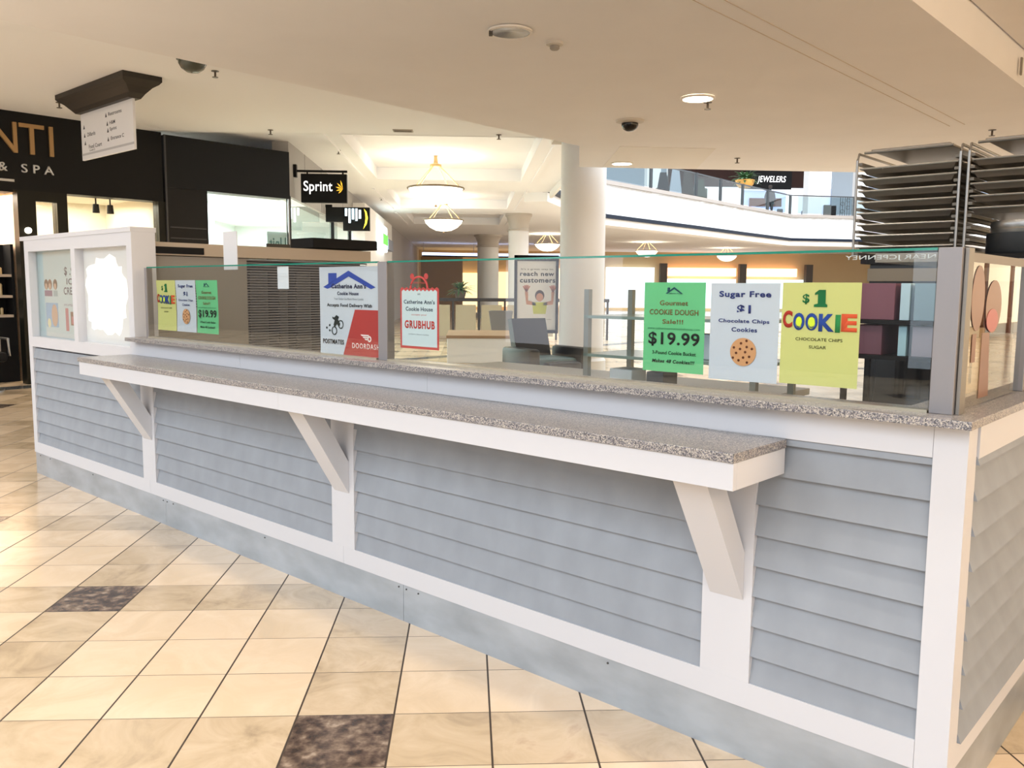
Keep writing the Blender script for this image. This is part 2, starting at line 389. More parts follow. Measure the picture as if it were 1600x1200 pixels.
# pictures on the menu board
def pic(x0, x1, z0, z1, m, nm='printed_picture', y=.0638, par=None): return flat([(x0, z0 + z), (x1, z0 + z), (x1, z1 + z), (x0, z1 + z)], m, par or ww, nm, y)
P = dict(sky=ink('8fb2d6'), skin=ink('d2a48e'), hair=ink('5a3a32'), plum=ink('7d5a80'), rose=ink('c06a78'), cream=ink('f0dcb0'), dark=ink('2a2f55'), brown=ink('7a4a3a'))
for x, h in ((-6.53, 'hair'), (-6.455, 'brown'), (-6.35, 'hair')):
    disc(x, 1.505 + z, .04, P[h], ww, 'printed_hair', .0638, 16); disc(x, 1.49 + z, .024, P['skin'], ww, 'printed_face', .0628, 14)
    pic(x - .038, x + .038, 1.415, 1.46, P['plum'] if x < -6.4 else ink('9fb0b8'))
text('$ .99', -6.165, -5.93, 1.565 + z, 1.635 + z, P['dark'], ww, .0638, bold=.02)
text('ICE', -6.13, -5.95, 1.505 + z, 1.55 + z, P['dark'], ww, .0638, bold=.02)
text('CREAM', -6.19, -5.91, 1.43 + z, 1.485 + z, P['dark'], ww, .0638, bold=.02)
pic(-6.56, -6.315, 1.18, 1.365, P['sky']); disc(-6.385, 1.27 + z, .06, P['skin'], ww, 'printed_face', .0628, 20, .085); disc(-6.50, 1.21 + z, .035, P['cream'], ww, 'printed_cone', .0628, 16)
pic(-6.175, -6.12, 1.16, 1.33, P['rose']); pic(-6.08, -5.97, 1.205, 1.305, P['brown']); pic(-6.06, -6.03, 1.215, 1.27, P['rose'], y=.0628)
text('POPSICLES', -6.19, -5.90, 1.345 + z, 1.362 + z, P['plum'], ww, .0638)

# glass guard: posts and panes
gg = thing('glass_guard', 'tall clear glass sneeze guard with aluminium posts on the granite ledge', 'glass screen', K(0, 0, 1.173), ANG)
H = .440
for a, c in ((-2.462, -2.400),): box(a, c, .03, .075, 0, H + .003, .002).build('post', M_alu, gg)
box(-.112, -.052, .028, .085, 0, H + .005, .002).build('post', M_alu, gg)
box(-.050, -.040, .045, .095, 0, H + .004, .001).build('post', mat('alu_dark', '8a857f', .4, .7), gg)
box(-4.782, -4.755, .03, .07, 0, H, .001).build('post', M_alu, gg)
box(-.085, -.045, .80, .84, 0, H, .002).build('post', M_alu, gg)
for a, c in ((-4.752, -2.465), (-2.397, -.115)):
    g = box(a, c, .034, .042, .004, H - .002).build('glass_pane', M_glass, gg)
    box(a, c, .033, .043, H - .002, H + .005).build('green_edge', M_gedge, g)
g = box(-.068, -.060, .10, .80, .004, H - .03).build('glass_pane', M_glass, gg)
box(-.30, -.058, .10, .80, H - .03, H - .005).build('side_top_rail', mat('rail_grey', '8f8983', .5, .4), gg)
b = B()
for a, c in ((-4.75, -2.47), (-2.395, -.115)): b.box(a, c, .025, .058, -.001, .008)
b.build('sill_channel', mat('channel', 'b9b09c', .3, .7), gg)

# ------------------------------------------------------------------ posters on the glass
GZ = 1.173
def poster(u0, u1, z0, z1, label, name='poster', pm=None, curl=0.0, cat='poster', v=.047, group=None):
    r = thing(name, label, cat, K(u0, v, z0), ANG, group)
    W_, H_ = u1 - u0, z1 - z0
    b = B(); n = 8
    rings = []
    vs = []
    for i in range(n + 1):
        t = i / n; yy = curl * math.sin(t * PI * 1.2)
        vs.append([Vector((0, yy, t * H_)), Vector((W_, yy * .5, t * H_)), Vector((W_, yy * .5 + .0008, t * H_)), Vector((0, yy + .0008, t * H_))])
    b.loops(vs); b.build('sheet', pm or M_paper, r)
    return r, W_, H_
M_green = mat('green_paper', '62bd82', .6); M_yel = mat('yellow_paper', 'cccb7e', .6)
brown = ink('7a5a34'); navy = ink('2c3a78'); blk = ink('1c2420'); dgreen = ink('0f6b3a')
def roof(par, cx, cz, s, m, nm='roof_logo'):
    flat([(cx - s, cz - .30 * s), (cx, cz + .36 * s), (cx + s, cz - .30 * s), (cx + s * .82, cz - .33 * s), (cx, cz + .16 * s), (cx - s * .82, cz - .33 * s)], m, par, nm)
    flat([(cx - .78 * s, cz - .12 * s), (cx - .78 * s, cz + .30 * s), (cx - .5 * s, cz + .30 * s), (cx - .5 * s, cz + .0 * s)], m, par, nm)
def green_poster(u0, u1, label, det=True):
    r, W_, H_ = poster(u0, u1, 1.225 if det else 1.228, 1.525 if det else 1.535, label, pm=M_green, curl=0 if det else .004)
    y = -.0015
    roof(r, W_ * .5, H_ * .91, W_ * .14, ink('1d4a58'))
    text("Catherine Ann's", W_ * .40, W_ * .62, H_ * .872, H_ * .888, ink('1d4a58'), r)
    text('Gourmet', W_ * .27, W_ * .73, H_ * .745, H_ * .80, brown, r, bold=.012)
    text('COOKIE DOUGH', W_ * .10, W_ * .90, H_ * .64, H_ * .70, brown, r, bold=.012)
    text('Sale!!!', W_ * .32, W_ * .66, H_ * .54, H_ * .59, brown, r, bold=.012)
    text('www.catherineannscookiehouse.com', W_ * .07, W_ * .93, H_ * .475, H_ * .50, ink('2f7d56'), r)
    text('$19.99', W_ * .09, W_ * .93, H_ * .285, H_ * .445, blk, r, bold=.02)
    text('3-Pound Cookie Bucket', W_ * .16, W_ * .88, H_ * .195, H_ * .235, blk, r, bold=.01)
    text('Makes 48 Cookies!!!', W_ * .16, W_ * .86, H_ * .10, H_ * .14, blk, r, bold=.025, shear=.2)
def sugar_poster(u0, u1, label, z0=1.215, z1=1.523, curl=0):
    r, W_, H_ = poster(u0, u1, z0, z1, label, curl=curl)
    text('Sugar Free', W_ * .13, W_ * .88, H_ * .84, H_ * .92, navy, r, bold=.03)
    text('$1', W_ * .40, W_ * .60, H_ * .68, H_ * .78, navy, r, bold=.03)
    text('Chocolate Chips', W_ * .13, W_ * .87, H_ * .585, H_ * .635, navy, r, bold=.02)
    text('Cookies', W_ * .33, W_ * .70, H_ * .505, H_ * .55, navy, r, bold=.02)
    disc(W_ * .51, H_ * .30, W_ * .19, ink('cf9a6e'), r, 'cookie_print')
    for k in range(13):
        a = k * 2.4; q = .17 * math.sqrt((k + .5) / 13)
        disc(W_ * (.51 + q * math.cos(a)), H_ * .30 + W_ * q * math.sin(a), W_ * .018, ink('5f3420'), r, 'chip_print', -.0022, 8)
def cookie_poster(u0, u1, label, z0=1.22, z1=1.525, curl=0):
    r, W_, H_ = poster(u0, u1, z0, z1, label, pm=M_yel, curl=curl)
    text('$', W_ * .27, W_ * .36, H_ * .79, H_ * .89, dgreen, r, bold=.02)
    # slab-serif fat 1
    X = lambda q: W_ * (.42 + .17 * q); Zq = lambda q: H_ * (.765 + .165 * q)
    flat([(X(0), Zq(0)), (X(1), Zq(0)), (X(1), Zq(.14)), (X(.86), Zq(.2)), (X(.84), Zq(1)), (X(.35), Zq(1)), (X(.05), Zq(.82)), (X(.05), Zq(.7)), (X(.28), Zq(.74)), (X(.28), Zq(.2)), (X(0), Zq(.14))], dgreen, r, 'numeral')
    cols = ['b23326', '24479a', '24479a', '24479a', '2c8a4b', 'dd5a35']; ws = [0, .14, .30, .47, .68, .755, .96]
    offs = [.02, .0, 0, -.005, -.01, 0]
    for i, ch in enumerate('COOKIE'):
        a = W_ * (.02 + ws[i]); c = W_ * (.02 + ws[i + 1] - .012)
        if i in (1, 2): disc((a + c) / 2, H_ * .61, (c - a) * .3, ink('dcee3e'), r, 'letter_fill', -.0010, 18, H_ * .06)
        text(ch, a, c, H_ * (.535 + offs[i]), H_ * (.705 + offs[i]), ink(cols[i]), r, bold=.045)
    text('CHOCOLATE CHIPS', W_ * .20, W_ * .80, H_ * .435, H_ * .465, ink('55562f'), r, bold=.01)
    text('SUGAR', W_ * .38, W_ * .60, H_ * .36, H_ * .39, ink('55562f'), r, bold=.01)
green_poster(-1.046, -.812, 'green cookie dough sale poster taped to the right-hand glass, $19.99')
sugar_poster(-.792, -.558, 'white sugar free poster between the large green and yellow posters near the right corner post')
cookie_poster(-.550, -.314, 'yellow $1 cookie poster beside the right-hand corner post')
cookie_poster(-4.655, -4.412, 'yellow $1 cookie poster at the far left end of the glass', 1.228, 1.535, .004)
sugar_poster(-4.406, -4.166, 'white sugar free poster at the left end between yellow and green ones', 1.228, 1.535, .004)
green_poster(-4.157, -3.912, 'green $19.99 poster at the left end of the glass', False)
# delivery poster
r, W_, H_ = poster(-2.93, -2.464, 1.18, 1.597, 'large white and red food delivery poster left of the middle post', curl=.001)
blue = ink('2a45a0')
X = lambda q: W_ * q; Zq = lambda q: H_ * q
flat([(X(.07), Zq(.77)), (X(.50), Zq(.955)), (X(.93), Zq(.77)), (X(.86), Zq(.75)), (X(.50), Zq(.89)), (X(.20), Zq(.765)), (X(.14), Zq(.75))], blue, r, 'roof_logo')
flat([(X(.16), Zq(.79)), (X(.16), Zq(.93)), (X(.30), Zq(.93)), (X(.30), Zq(.86))], blue, r, 'chimney_logo')
text("Catherine Ann's", X(.21), X(.78), Zq(.755), Zq(.81), ink('20264e'), r, y=-.002, bold=.03)
text('Cookie House', X(.31), X(.66), Zq(.68), Zq(.72), ink('20264e'), r, bold=.02)
text('Your Dollar Go Much More Cookie', X(.25), X(.74), Zq(.625), Zq(.65), ink('8a9098'), r)
text('Accepts Food Delivery With', X(.13), X(.87), Zq(.535), Zq(.585), ink('22242a'), r, bold=.02)
flat([(X(.40), Zq(.0)), (X(.60), Zq(.52)), (X(.995), Zq(.52)), (X(.995), Zq(.0))], ink('b03a36'), r, 'red_field')
text('POSTMATES', X(.05), X(.41), Zq(.115), Zq(.17), ink('22242a'), r, bold=.03)
text('DOORDASH', X(.55), X(.985), Zq(.085), Zq(.145), ink('f0e4e2'), r, y=-.0024, bold=.01, sp=1.2)
for k in range(3): flat([(X(.69 + .03 * k), Zq(.245 - .022 * k)), (X(.82), Zq(.245 - .022 * k)), (X(.82), Zq(.23 - .022 * k)), (X(.71 + .03 * k), Zq(.23 - .022 * k))], ink('f0e4e2'), r, 'dash_logo', -.0024)
def ring(cx, cz, ro, t, m, par, nm, y=-.0014, n=20, xs=1):
    b = B(); vs = [[], [], [], []]
    for k in range(n):
        a = 2 * PI * k / n
        for j, (rr, yy) in enumerate(((ro, y), (ro, y - .0008), (ro - t, y - .0008), (ro - t, y))):
            vs[j].append(Vector((cx + rr * xs * math.cos(a), yy, cz + rr * math.sin(a))))
    return b.loops(vs, False, True).build(nm, m, par)
ring(X(.83), Zq(.20), X(.03), X(.014), ink('f0e4e2'), r, 'dash_logo', -.0024)
for cx, cz in ((.25, .27), (.36, .345)): ring(X(cx), Zq(cz), X(.045), X(.010), blk, r, 'cyclist_logo')
flat([(X(.25), Zq(.31)), (X(.30), Zq(.35)), (X(.33), Zq(.31)), (X(.35), Zq(.35)), (X(.31), Zq(.40)), (X(.33), Zq(.43)), (X(.29), Zq(.45)), (X(.25), Zq(.42)), (X(.22), Zq(.43)), (X(.22), Zq(.41)), (X(.26), Zq(.39)), (X(.24), Zq(.34))], blk, r, 'cyclist_logo')
for cx, cz in ((.12, .30), (.17, .33), (.17, .27)): disc(X(cx), Zq(cz), X(.012), blk, r, 'cyclist_logo', n=10)
# bag shaped poster
r = thing('poster', 'red bordered paper-bag shaped delivery poster right of the middle post', 'poster', K(-2.325, .047, 1.236), ANG)
W_, H_ = .25, .325
def scal(w0, h0, off):
    pts = [(off, off), (w0 - off, off)]; n = 9; top = h0 * .80
    pts.append((w0 - off, top - off))
    for k in range(n * 2 + 1):
        pts.append((w0 - off - (w0 - 2 * off) * k / (n * 2), top - off + (.008 if k % 2 else 0)))
    return pts[:3] + pts[4:-1] + [(off, top - off)]
B().prism(scal(W_, H_, 0), -.001, 0, 'y').build('sheet', mat('red_card', 'c23a36', .6), r)
flat(scal(W_, H_, .011), mat('pale_blue_card', 'c8d6dc', .6), r, 'face', -.001)
hb = B().tube([Vector((W_ * .5 - .055 * math.cos(a), -.002, H_ * .80 + .052 * math.sin(a))) for a in [PI * k / 14 for k in range(15)]], .0045, 6).build('bag_handle', mat('red_card', 'c23a36'), r)
for s_ in (-1, 1): disc(W_ * .5 + s_ * .045, H_ * .965, .013, mat('red_card', 'c23a36'), r, 'bow', -.001, 12)
text("Cookie House", W_ * .33, W_ * .66, H_ * .87, H_ * .90, mat('red_card', 'c23a36'), r)
text('at', W_ * .46, W_ * .54, H_ * .72, H_ * .745, ink('6a6f78'), r, -.002)
text("Catherine Ann's", W_ * .10, W_ * .90, H_ * .60, H_ * .655, ink('22344a'), r, -.002, bold=.02)
text('Cookie House', W_ * .15, W_ * .85, H_ * .505, H_ * .56, ink('22344a'), r, -.002, bold=.02)
text('accepts your', W_ * .30, W_ * .70, H_ * .44, H_ * .465, ink('b8554e'), r, -.002)
text('GRUBHUB', W_ * .12, W_ * .90, H_ * .27, H_ * .38, ink('c0392f'), r, -.002, bold=.04)
text('orders here today', W_ * .22, W_ * .75, H_ * .18, H_ * .205, ink('7d8790'), r, -.002)
# reflected sign behind the viewer, drawn as mirrored lettering on the glass
tag(text('NEAR JCPENNEY', -.36, -.118, 1.585, 1.601, mat('reflected_letters', 'a9b3b6', .5), None, 0, 'reflected_lettering', bold=.01, mirror=True), 'small pale sign reflection drawn as mirrored lettering on the glass by the right corner post', 'lettering')
o = bpy.data.objects['reflected_lettering']; o.location = K(0, .0325, 0); o.rotation_euler = (0, 0, ANG)
# oval stickers on the side glass
r = thing('window_sticker', 'brown and red oval decal on the side glass at the right edge', 'sticker', K(-.0735, 0, 1.173), SIDE)
Mdb = mat('decal_brown', '70402c', .3); Mdr = mat('decal_red', '9c2c34', .3)
def oval_b(cx, cz, rx, rz, m, nm, y=-.0145): disc(cx, cz, rx, m, r, nm, y, 30, rz)
oval_b(.235, .31, .066, .092, Mdb, 'oval'); oval_b(.41, .285, .088, .078, Mdb, 'oval'); oval_b(.40, .245, .065, .034, Mdr, 'red_patch', -.0155)
flat([(.30, .02), (.41, .02), (.38, .21), (.30, .21)], Mdb, r, 'stem', -.0145); flat([(.20, .13), (.24, .13), (.24, .21), (.20, .21)], Mdb, r, 'stem', -.0145)

# ------------------------------------------------------------------ inside the kiosk
part = thing('partition_cabinet', 'grey vented cabinet wall with beige header at the left end of the kiosk', 'cabinet', K(-5.0, .16, 0), SIDE)
Mg = mat('cabinet_grey', '8f8a84', .6)
box(0, .72, 0, .25, .9, 1.70).build('body', Mg, part)
box(0, 1.83, -.02, .25, 1.705, 1.79).build('header', mat('beige_header', 'b3a594', .6), part)
b = B()
for k in range(9): b.box(.30, .46, -.004, .003, 1.50 - k * .018, 1.507 - k * .018)
for k in range(6): b.box(.10, .22, -.004, .003, 1.50 - k * .018, 1.507 - k * .018)
b.build('vent', M_blackm, part)
box(0, 1.83, 0, .25, 0, .9).build('base', Mg, part)
box(.02, .38, -.03, -.021, 1.715, 1.76).build('dark_slot', M_blackm, part)
shut = thing('roller_shutter', 'grey slatted roller shutter behind the left-hand glass', 'shutter', K(-5.0, .16, 0), SIDE)
b = B()
for k in range(40): b.box(.73, 1.83, .03, .045, .92 + k * .0196, .92 + k * .0196 + .012)
b.build('slats', mat('shutter_slat', '77777c', .5, .2), shut); box(.73, 1.83, .12, .14, .92, 1.70).build('backing', mat('shutter_back', '26272c', .8), shut)
b = B()
for x0, x1, c in ((.8, .95, 0), (1.05, 1.12, 0), (1.2, 1.33, 0), (1.45, 1.6, 0)): b.box(x0, x1, .10, .118, .95, 1.62)
b.build('pale_bars', mat('shutter_bars', '8c8a8a', .6), shut)
aw = tag(box(0, .62, 0, .30, 0, .075, .004).build('black_shelf_end', M_blackm), 'black flat box on the far end of the beige header', 'box'); aw.location = K(-4.93, 1.40, 1.79 - .075 + .01); aw.rotation_euler = (0, 0, SIDE)
aw.name = 'awning_box'; aw.location = K(-4.955, 1.42, 1.80)
tag(box(0, .19, 0, .02, 0, .115).build('display_monitor', mat('screen_black', '101217', .2)), 'small black screen on the beige header under the shop window', 'monitor'); o = bpy.data.objects['display_monitor']; o.location = K(-4.99, 1.05, 1.70); o.rotation_euler = (0, 0, SIDE)
tag(box(0, .155, 0, .004, 0, .225).build('paper_sign', mat('paper_grey', 'c9c9cd', .6)), 'plain pale card standing up above the glass at the left', 'card'); o = bpy.data.objects['paper_sign']; o.location = K(-4.195, .25, 1.60); o.rotation_euler = (0, 0, ANG)
tag(box(0, .10, 0, .002, 0, .115).build('price_tag', mat('tag_paper', 'dfe3ee', .6)), 'small white tag hanging behind the glass left of the delivery poster', 'tag'); o = bpy.data.objects['price_tag']; o.location = K(-3.318, .06, 1.49); o.rotation_euler = (0, 0, ANG)
# back counter
bc = thing('back_counter', 'low white back counter along the rear of the kiosk', 'counter', K(-4.2, 2.1, 0), ANG)
box(0, 2.6, 0, .6, 0, .86).build('body', M_white, bc); box(-.02, 2.62, -.02, .62, .86, .90, .003).build('top', mat('grey_worktop', '8d9296', .4), bc)
for k in range(4): box(.02 + k * .65, .63 + k * .65, -.012, 0, .1, .82, .003).build('door', M_white, bc)
# wire shelving right of centre
sh = thing('wire_shelving', 'open metal shelving unit behind the glass left of the green poster', 'shelving', K(-2.15, 1.15, 0), ANG)
Mst = mat('shelf_metal', '80857f', .45, .5)
for x in (0, .95):
    for y in (0, .4): box(x, x + .03, y, y + .03, 0, 1.5).build('upright', Mst, sh)
for k in range(4): box(0, .98, 0, .43, .75 + k * .2, .765 + k * .2).build('shelf', mat('glass_shelf', '8aa09c', .2, .2), sh)
for k, (x, s_, c) in enumerate(((.1, .14, 'd7dfe4'), (.33, .10, '4a525c'), (.55, .16, 'aebcc6'))):
    o = tag(box(0, s_, 0, .14, 0, .12, .005).build('storage_box', mat('sbox' + c, c, .5)), ['pale grey box on the open shelving, left', 'dark slate box on the open shelving, middle', 'light blue box on the open shelving, right'][k], 'box', 'boxes on the open metal shelving')
    o.location = K(-2.15 + x, 1.25, .966 + (.2 if k == 2 else 0)); o.rotation_euler = (0, 0, ANG)
# prep table near glass on right with dark equipment
ov = thing('deck_oven', 'tall black oven unit carrying the tray racks behind the right-hand glass', 'oven', K(-.80, 1.45, 0), ANG)
Mo = mat('oven_dark', '24272b', .4, .3)
box(0, .70, 0, .75, .12, 1.62, .006).build('body', Mo, ov); box(-.03, .71, -.03, .78, 1.62, 1.655, .003).build('top', M_blackm, ov)
for k in range(2):
    dr = box(.05, .65, -.02, 0, .45 + k * .52, .88 + k * .52, .006).build('oven_door', mat('oven_door', '32363b', .3, .4), ov)
    box(.11, .59, -.05, -.02, .80 + k * .52, .82 + k * .52, .004).build('door_handle', M_steel, dr)
    box(.14, .56, -.0225, -.0202, .52 + k * .52, .74 + k * .52).build('door_window', mat('oven_glass', '14181c', .08), dr)
for x in (.03, .62):
    for y in (.05, .65): box(x, x + .05, y, y + .05, 0, .12).build('leg', M_steel, ov)
box(0, .62, -.02, -.002, 1.545, 1.60).build('brown_strip', mat('oven_trim', '7c6f5e', .5), ov)
# shelf and cartons standing in for shop reflections in the glass
cs = thing('carton_shelf', 'dark shelf stand with coloured boxes standing in for reflections right of the yellow poster', 'shelf', K(-.71, .95, 0), ANG)  # no real carton shelf: stands in for shop reflections in the glass
for x in (0, .42):
    for y in (0, .25): box(x, x + .02, y, y + .02, 0, 1.52).build('upright', M_blackm, cs)
for zz in (.9, 1.24, 1.376): box(0, .44, 0, .27, zz, zz + .015).build('shelf', M_blackm, cs)
for k, (x, w0, h0, zz, c, lb) in enumerate(((.03, .14, .14, 1.392, '7a4a58', 'maroon box shape on the top shelf'), (.19, .035, .14, 1.392, 'b8d4e4', 'narrow pale blue box shape on the top shelf'), (.24, .09, .14, 1.392, '6f8a98', 'slate blue box shape on the top shelf'), (.03, .10, .115, 1.256, '6a4250', 'dark maroon box shape on the lower shelf'), (.19, .03, .115, 1.256, 'a9cfe0', 'narrow pale blue box shape on the lower shelf'), (.24, .10, .115, 1.256, '8b8490', 'grey mauve box shape on the lower shelf'))):
    o = tag(box(0, w0, 0, .2, 0, h0, .002).build('carton', mat('carton' + c, c, .5)), lb + ' standing in for a reflection in the right-hand glass', 'carton', 'box shapes drawn for reflections on the dark shelf'); o.location = K(-.71 + x + .012, .975, zz); o.rotation_euler = (0, 0, ANG)  # no real cartons: box shapes and colours stand in for reflections
# stainless worktop just behind the glass
wt = thing('prep_table', 'low stainless prep table just behind the right-hand glass', 'table', K(-2.3, .30, 0), ANG)
box(0, 1.75, 0, .5, .84, .88, .003).build('table_top', mat('table_steel', '9fb0ba', .25, .6), wt)
for x in (.03, 1.68):
    for y in (.03, .43): box(x, x + .04, y, y + .04, 0, .84).build('leg', M_steel, wt)
box(.03, 1.72, .03, .47, .2, .22).build('undershelf', M_steel, wt)
for k, (u, v, w0, d0, h0, c, lb) in enumerate(((-1.55, .42, .30, .20, .10, '2b3038', 'black tray box on the prep table'), (-.86, .40, .16, .12, .04, '2f62a8', 'flat blue box on the prep table below the yellow poster'), (-1.15, .45, .20, .16, .06, 'd9d2d4', 'pale folded cloth pack on the prep table'))):
    o = tag(box(0, w0, 0, d0, 0, h0, .006).build('supply_box', mat('sup' + c, c, .5)), lb, 'box'); o.location = K(u, v, .88); o.rotation_euler = (0, 0, ANG)
cb = thing('cardboard_box', 'brown cardboard box behind the side glass at the right edge', 'box', K(-.16, .42, 1.173), SIDE)
box(0, .34, 0, .05, 0, .21, .003).build('carton_body', mat('cardboard', 'b59a78', .8), cb)
text('COOKIES', .17, .20, .03, .19, ink('4a4034'), cb, bold=.02)

# tray racks on the oven
def rack(u0, w0, label, n=8):
    r = thing('tray_rack', label, 'rack', K(u0, 1.5, 1.656), ANG, 'tray racks on the oven')
    Hh = .455; rt = .006
    for x in (0, w0):
        b = B(); b.tube([(x, 0, 0), (x, 0, Hh - .03), (x, .02, Hh), (x, .60, Hh), (x, .62, Hh - .03), (x, .62, 0)], rt, 8); b.build('side_frame', M_steel, r, True)
        b = B()
        for k in range(9): b.box(x - (.0 if x == 0 else .022), x + (.022 if x == 0 else .0), .0, .62, .006 + k * .0495, .018 + k * .0495)
        b.build('runners', mat('runner', '6f6a62', .5, .6), r)
    for yy in (0, .62): B().tube([(.03, yy, Hh), (w0 - .03, yy, Hh)], rt, 8).build('cross_bar', M_steel, r, True)
    box(.05, w0 - .05, .02, .6, Hh + .006, Hh + .016, .003).build('top_tray', mat('tray_alu', '8d857a', .35, .75), r)
    return r
def make_tray(label):
    r = thing('baking_tray', label, 'tray', (0, 0, 0), ANG, 'baking trays in the racks')
    wd, dp = .40, .60
    b = B()
    def rect(i, zz): return [Vector((i, i, zz)), Vector((wd - i, i, zz)), Vector((wd - i, dp - i, zz)), Vector((i, dp - i, zz))]
    b.loops([rect(.022, .0), rect(.008, .022), rect(0, .022), rect(0, .026), rect(.010, .026), rect(.024, .003)])
    b.build('pan', mat('tray_alu', '8d857a', .35, .75), r)
    b = B(); b.tube([(0, 0, .024), (wd, 0, .024), (wd, dp, .024), (0, dp, .024)], .0045, 6, True); b.build('rim', M_steel, r)
    return r
RU = (-.905, -.440); rw = (.445, .50)
RU = (-.895, -.437)
rack(RU[0], .425, 'left wire rack stacked with baking trays above the glass'); rack(RU[1], .345, 'right wire rack of baking trays at the right picture edge')
ordn = ['lowest', 'second from bottom', 'third from bottom', 'fourth from bottom', 'fourth from top', 'third from top', 'second from top', 'topmost']
first = None
for side, (u, nn) in enumerate(((RU[0] + .0125, range(8)), (RU[1] + .0125, range(3, 8)))):
    nn = list(nn)
    for k in nn:
        if side == 0: lb = f'{ordn[k]} baking tray in the left tray rack'
        else: lb = f"{['lowest', 'second from bottom', 'middle', 'second from top', 'topmost'][k - 3]} baking tray in the right tray rack above the pot"
        if first is None: first = make_tray(lb); t = first
        else: t = dup(first, (0, 0, 0), ANG, lb)
        t.location = K(u, 1.505 + random.uniform(-.008, .008), 1.656 + .017 + .0495 * k)
        if side == 1: t.scale = (.80, 1, 1)
pot = thing('stock_pot', 'black pot with a steel rim band standing below the right tray rack', 'pot', K(-.22, 1.62, 1.656), ANG)
B().lathe([(.0, 0), (.155, 0), (.16, .01), (.16, .085), (.0, .085)], 40).build('pot_body', mat('pot_black', '1d2023', .45), pot, True)
B().lathe([(.0, .085), (.145, .085), (.148, .10), (.145, .105), (.148, .12), (.143, .135), (.0, .135)], 40).build('steel_band', M_steel, pot, True)

# ------------------------------------------------------------------ storefronts on the left
US = -13.5
wl = B()
struct('wall_left', B().box(-4, 7.4, -.4, -.3, 4.0, 4.3), M_wallw, K(US, 0), SIDE) if False else None
spa = thing('spa_storefront', 'black spa shopfront with gold letters and a lit beige interior', 'shopfront', K(US, 0, 0), SIDE)
Mf = M_black
b = B(); b.box(-4, 2.12, 0, .35, 2.86, 4.03); b.box(2.12, 4.40, 0, .35, 2.90, 4.03); b.build('fascia', Mf, spa)
Mfr = mat('frame_black', '15150f', .35, .1, spec=.3)
for a, c in ((2.17, 2.42), (2.72, 2.87), (4.31, 4.44)): box(a, c, 0, .2, 0, 2.9).build('pillar', Mfr, spa)
box(2.42, 2.72, 0, .1, 2.75, 2.9).build('door_header', Mfr, spa)
box(2.42, 2.72, .05, .06, 0, 2.75).build('door_glass', M_clear, spa)
box(2.87, 4.31, .05, .06, 0, 2.9).build('window_glass', M_clear, spa)
b = B(); b.tube([(2.29, -.03, 2.31), (2.29, 0, 2.31)], .045, 16); b.build('round_lamp', mat('lamp_emit', 'fff5dc', emit='fff5dc', es=4), spa)
text('N', 1.84, 2.20, 3.43, 3.87, M_gold, spa, -.003, thick=.04)
text('T', 2.23, 2.575, 3.43, 3.87, M_gold, spa, -.003, thick=.04)
text('I', 2.645, 2.70, 3.43, 3.87, M_gold, spa, -.003, thick=.04)
text('A', 1.38, 1.76, 3.43, 3.87, M_gold, spa, -.003, thick=.04)
text('& SPA', 1.93, 2.69, 3.155, 3.285, mat('silver_letters', 'c9c9c9', .3, .6), spa, -.003, bold=.01, thick=.03, sp=1.6)
box(1.4, 2.14, -.01, .0, 3.01, 3.045).build('silver_strip', mat('silver_letters', 'c9c9c9'), spa)
Mb = mat('salon_wall', 'ece4d4', .8); Mp = mat('salon_wall_peach', 'f1d6bb', .8)
struct('wall_spa', B().box(2.3, 4.6, 2.4, 2.5, 0, 3.3).box(4.44, 4.54, .3, 2.5, 0, 3.3), Mb, K(US, 0), SIDE)
struct('wall_spa_side', B().box(-4, 2.3, 2.4, 2.5, 0, 3.3).box(2.3, 2.38, .6, 2.5, 0, 3.3), Mp, K(US, 0), SIDE)
struct('ceiling_spa', B().box(-4, 4.6, .3, 2.6, 2.98, 3.08), Mb, K(US, 0), SIDE)
area('spa_light', K(US - 1.3, 3.2, 2.9), K(US - 1.4, 3.2, 0), 2, 1.5, 42, (1, .90, .74))
area('spa_light', K(US - 1.3, 1.0, 2.9), K(US - 1.4, 1.0, 0), 2, 1.5, 48, (1, .88, .72))
# track lights
tl = thing('track_light', 'left black track spotlight inside the spa window', 'spotlight', K(US - .5, 3.5, 2.98), SIDE, 'track spotlights in the spa window')
B().tube([(0, 0, -.16), (0, 0, 0)], .012, 6).build('stem', M_blackm, tl); B().lathe([(0, -.30), (.055, -.30), (.045, -.16), (0, -.15)], 16).build('lamp_head', M_blackm, tl, True)
dup(tl, K(US - .5, 3.73, 2.98), SIDE, 'right black track spotlight inside the spa window')
ws = thing('wall_speaker', 'small black speaker on the spa wall above the white kiosk wall', 'speaker', K(US - .8, 4.05, 2.25), SIDE)
box(0, .13, 0, .12, 0, .16, .008).build('cabinet', M_blackm, ws); box(.01, .12, -.004, 0, .01, .15).build('grille', mat('grille', '333333', .8), ws); box(.05, .08, .12, 1.7, .06, .09).build('bracket', M_blackm, ws)
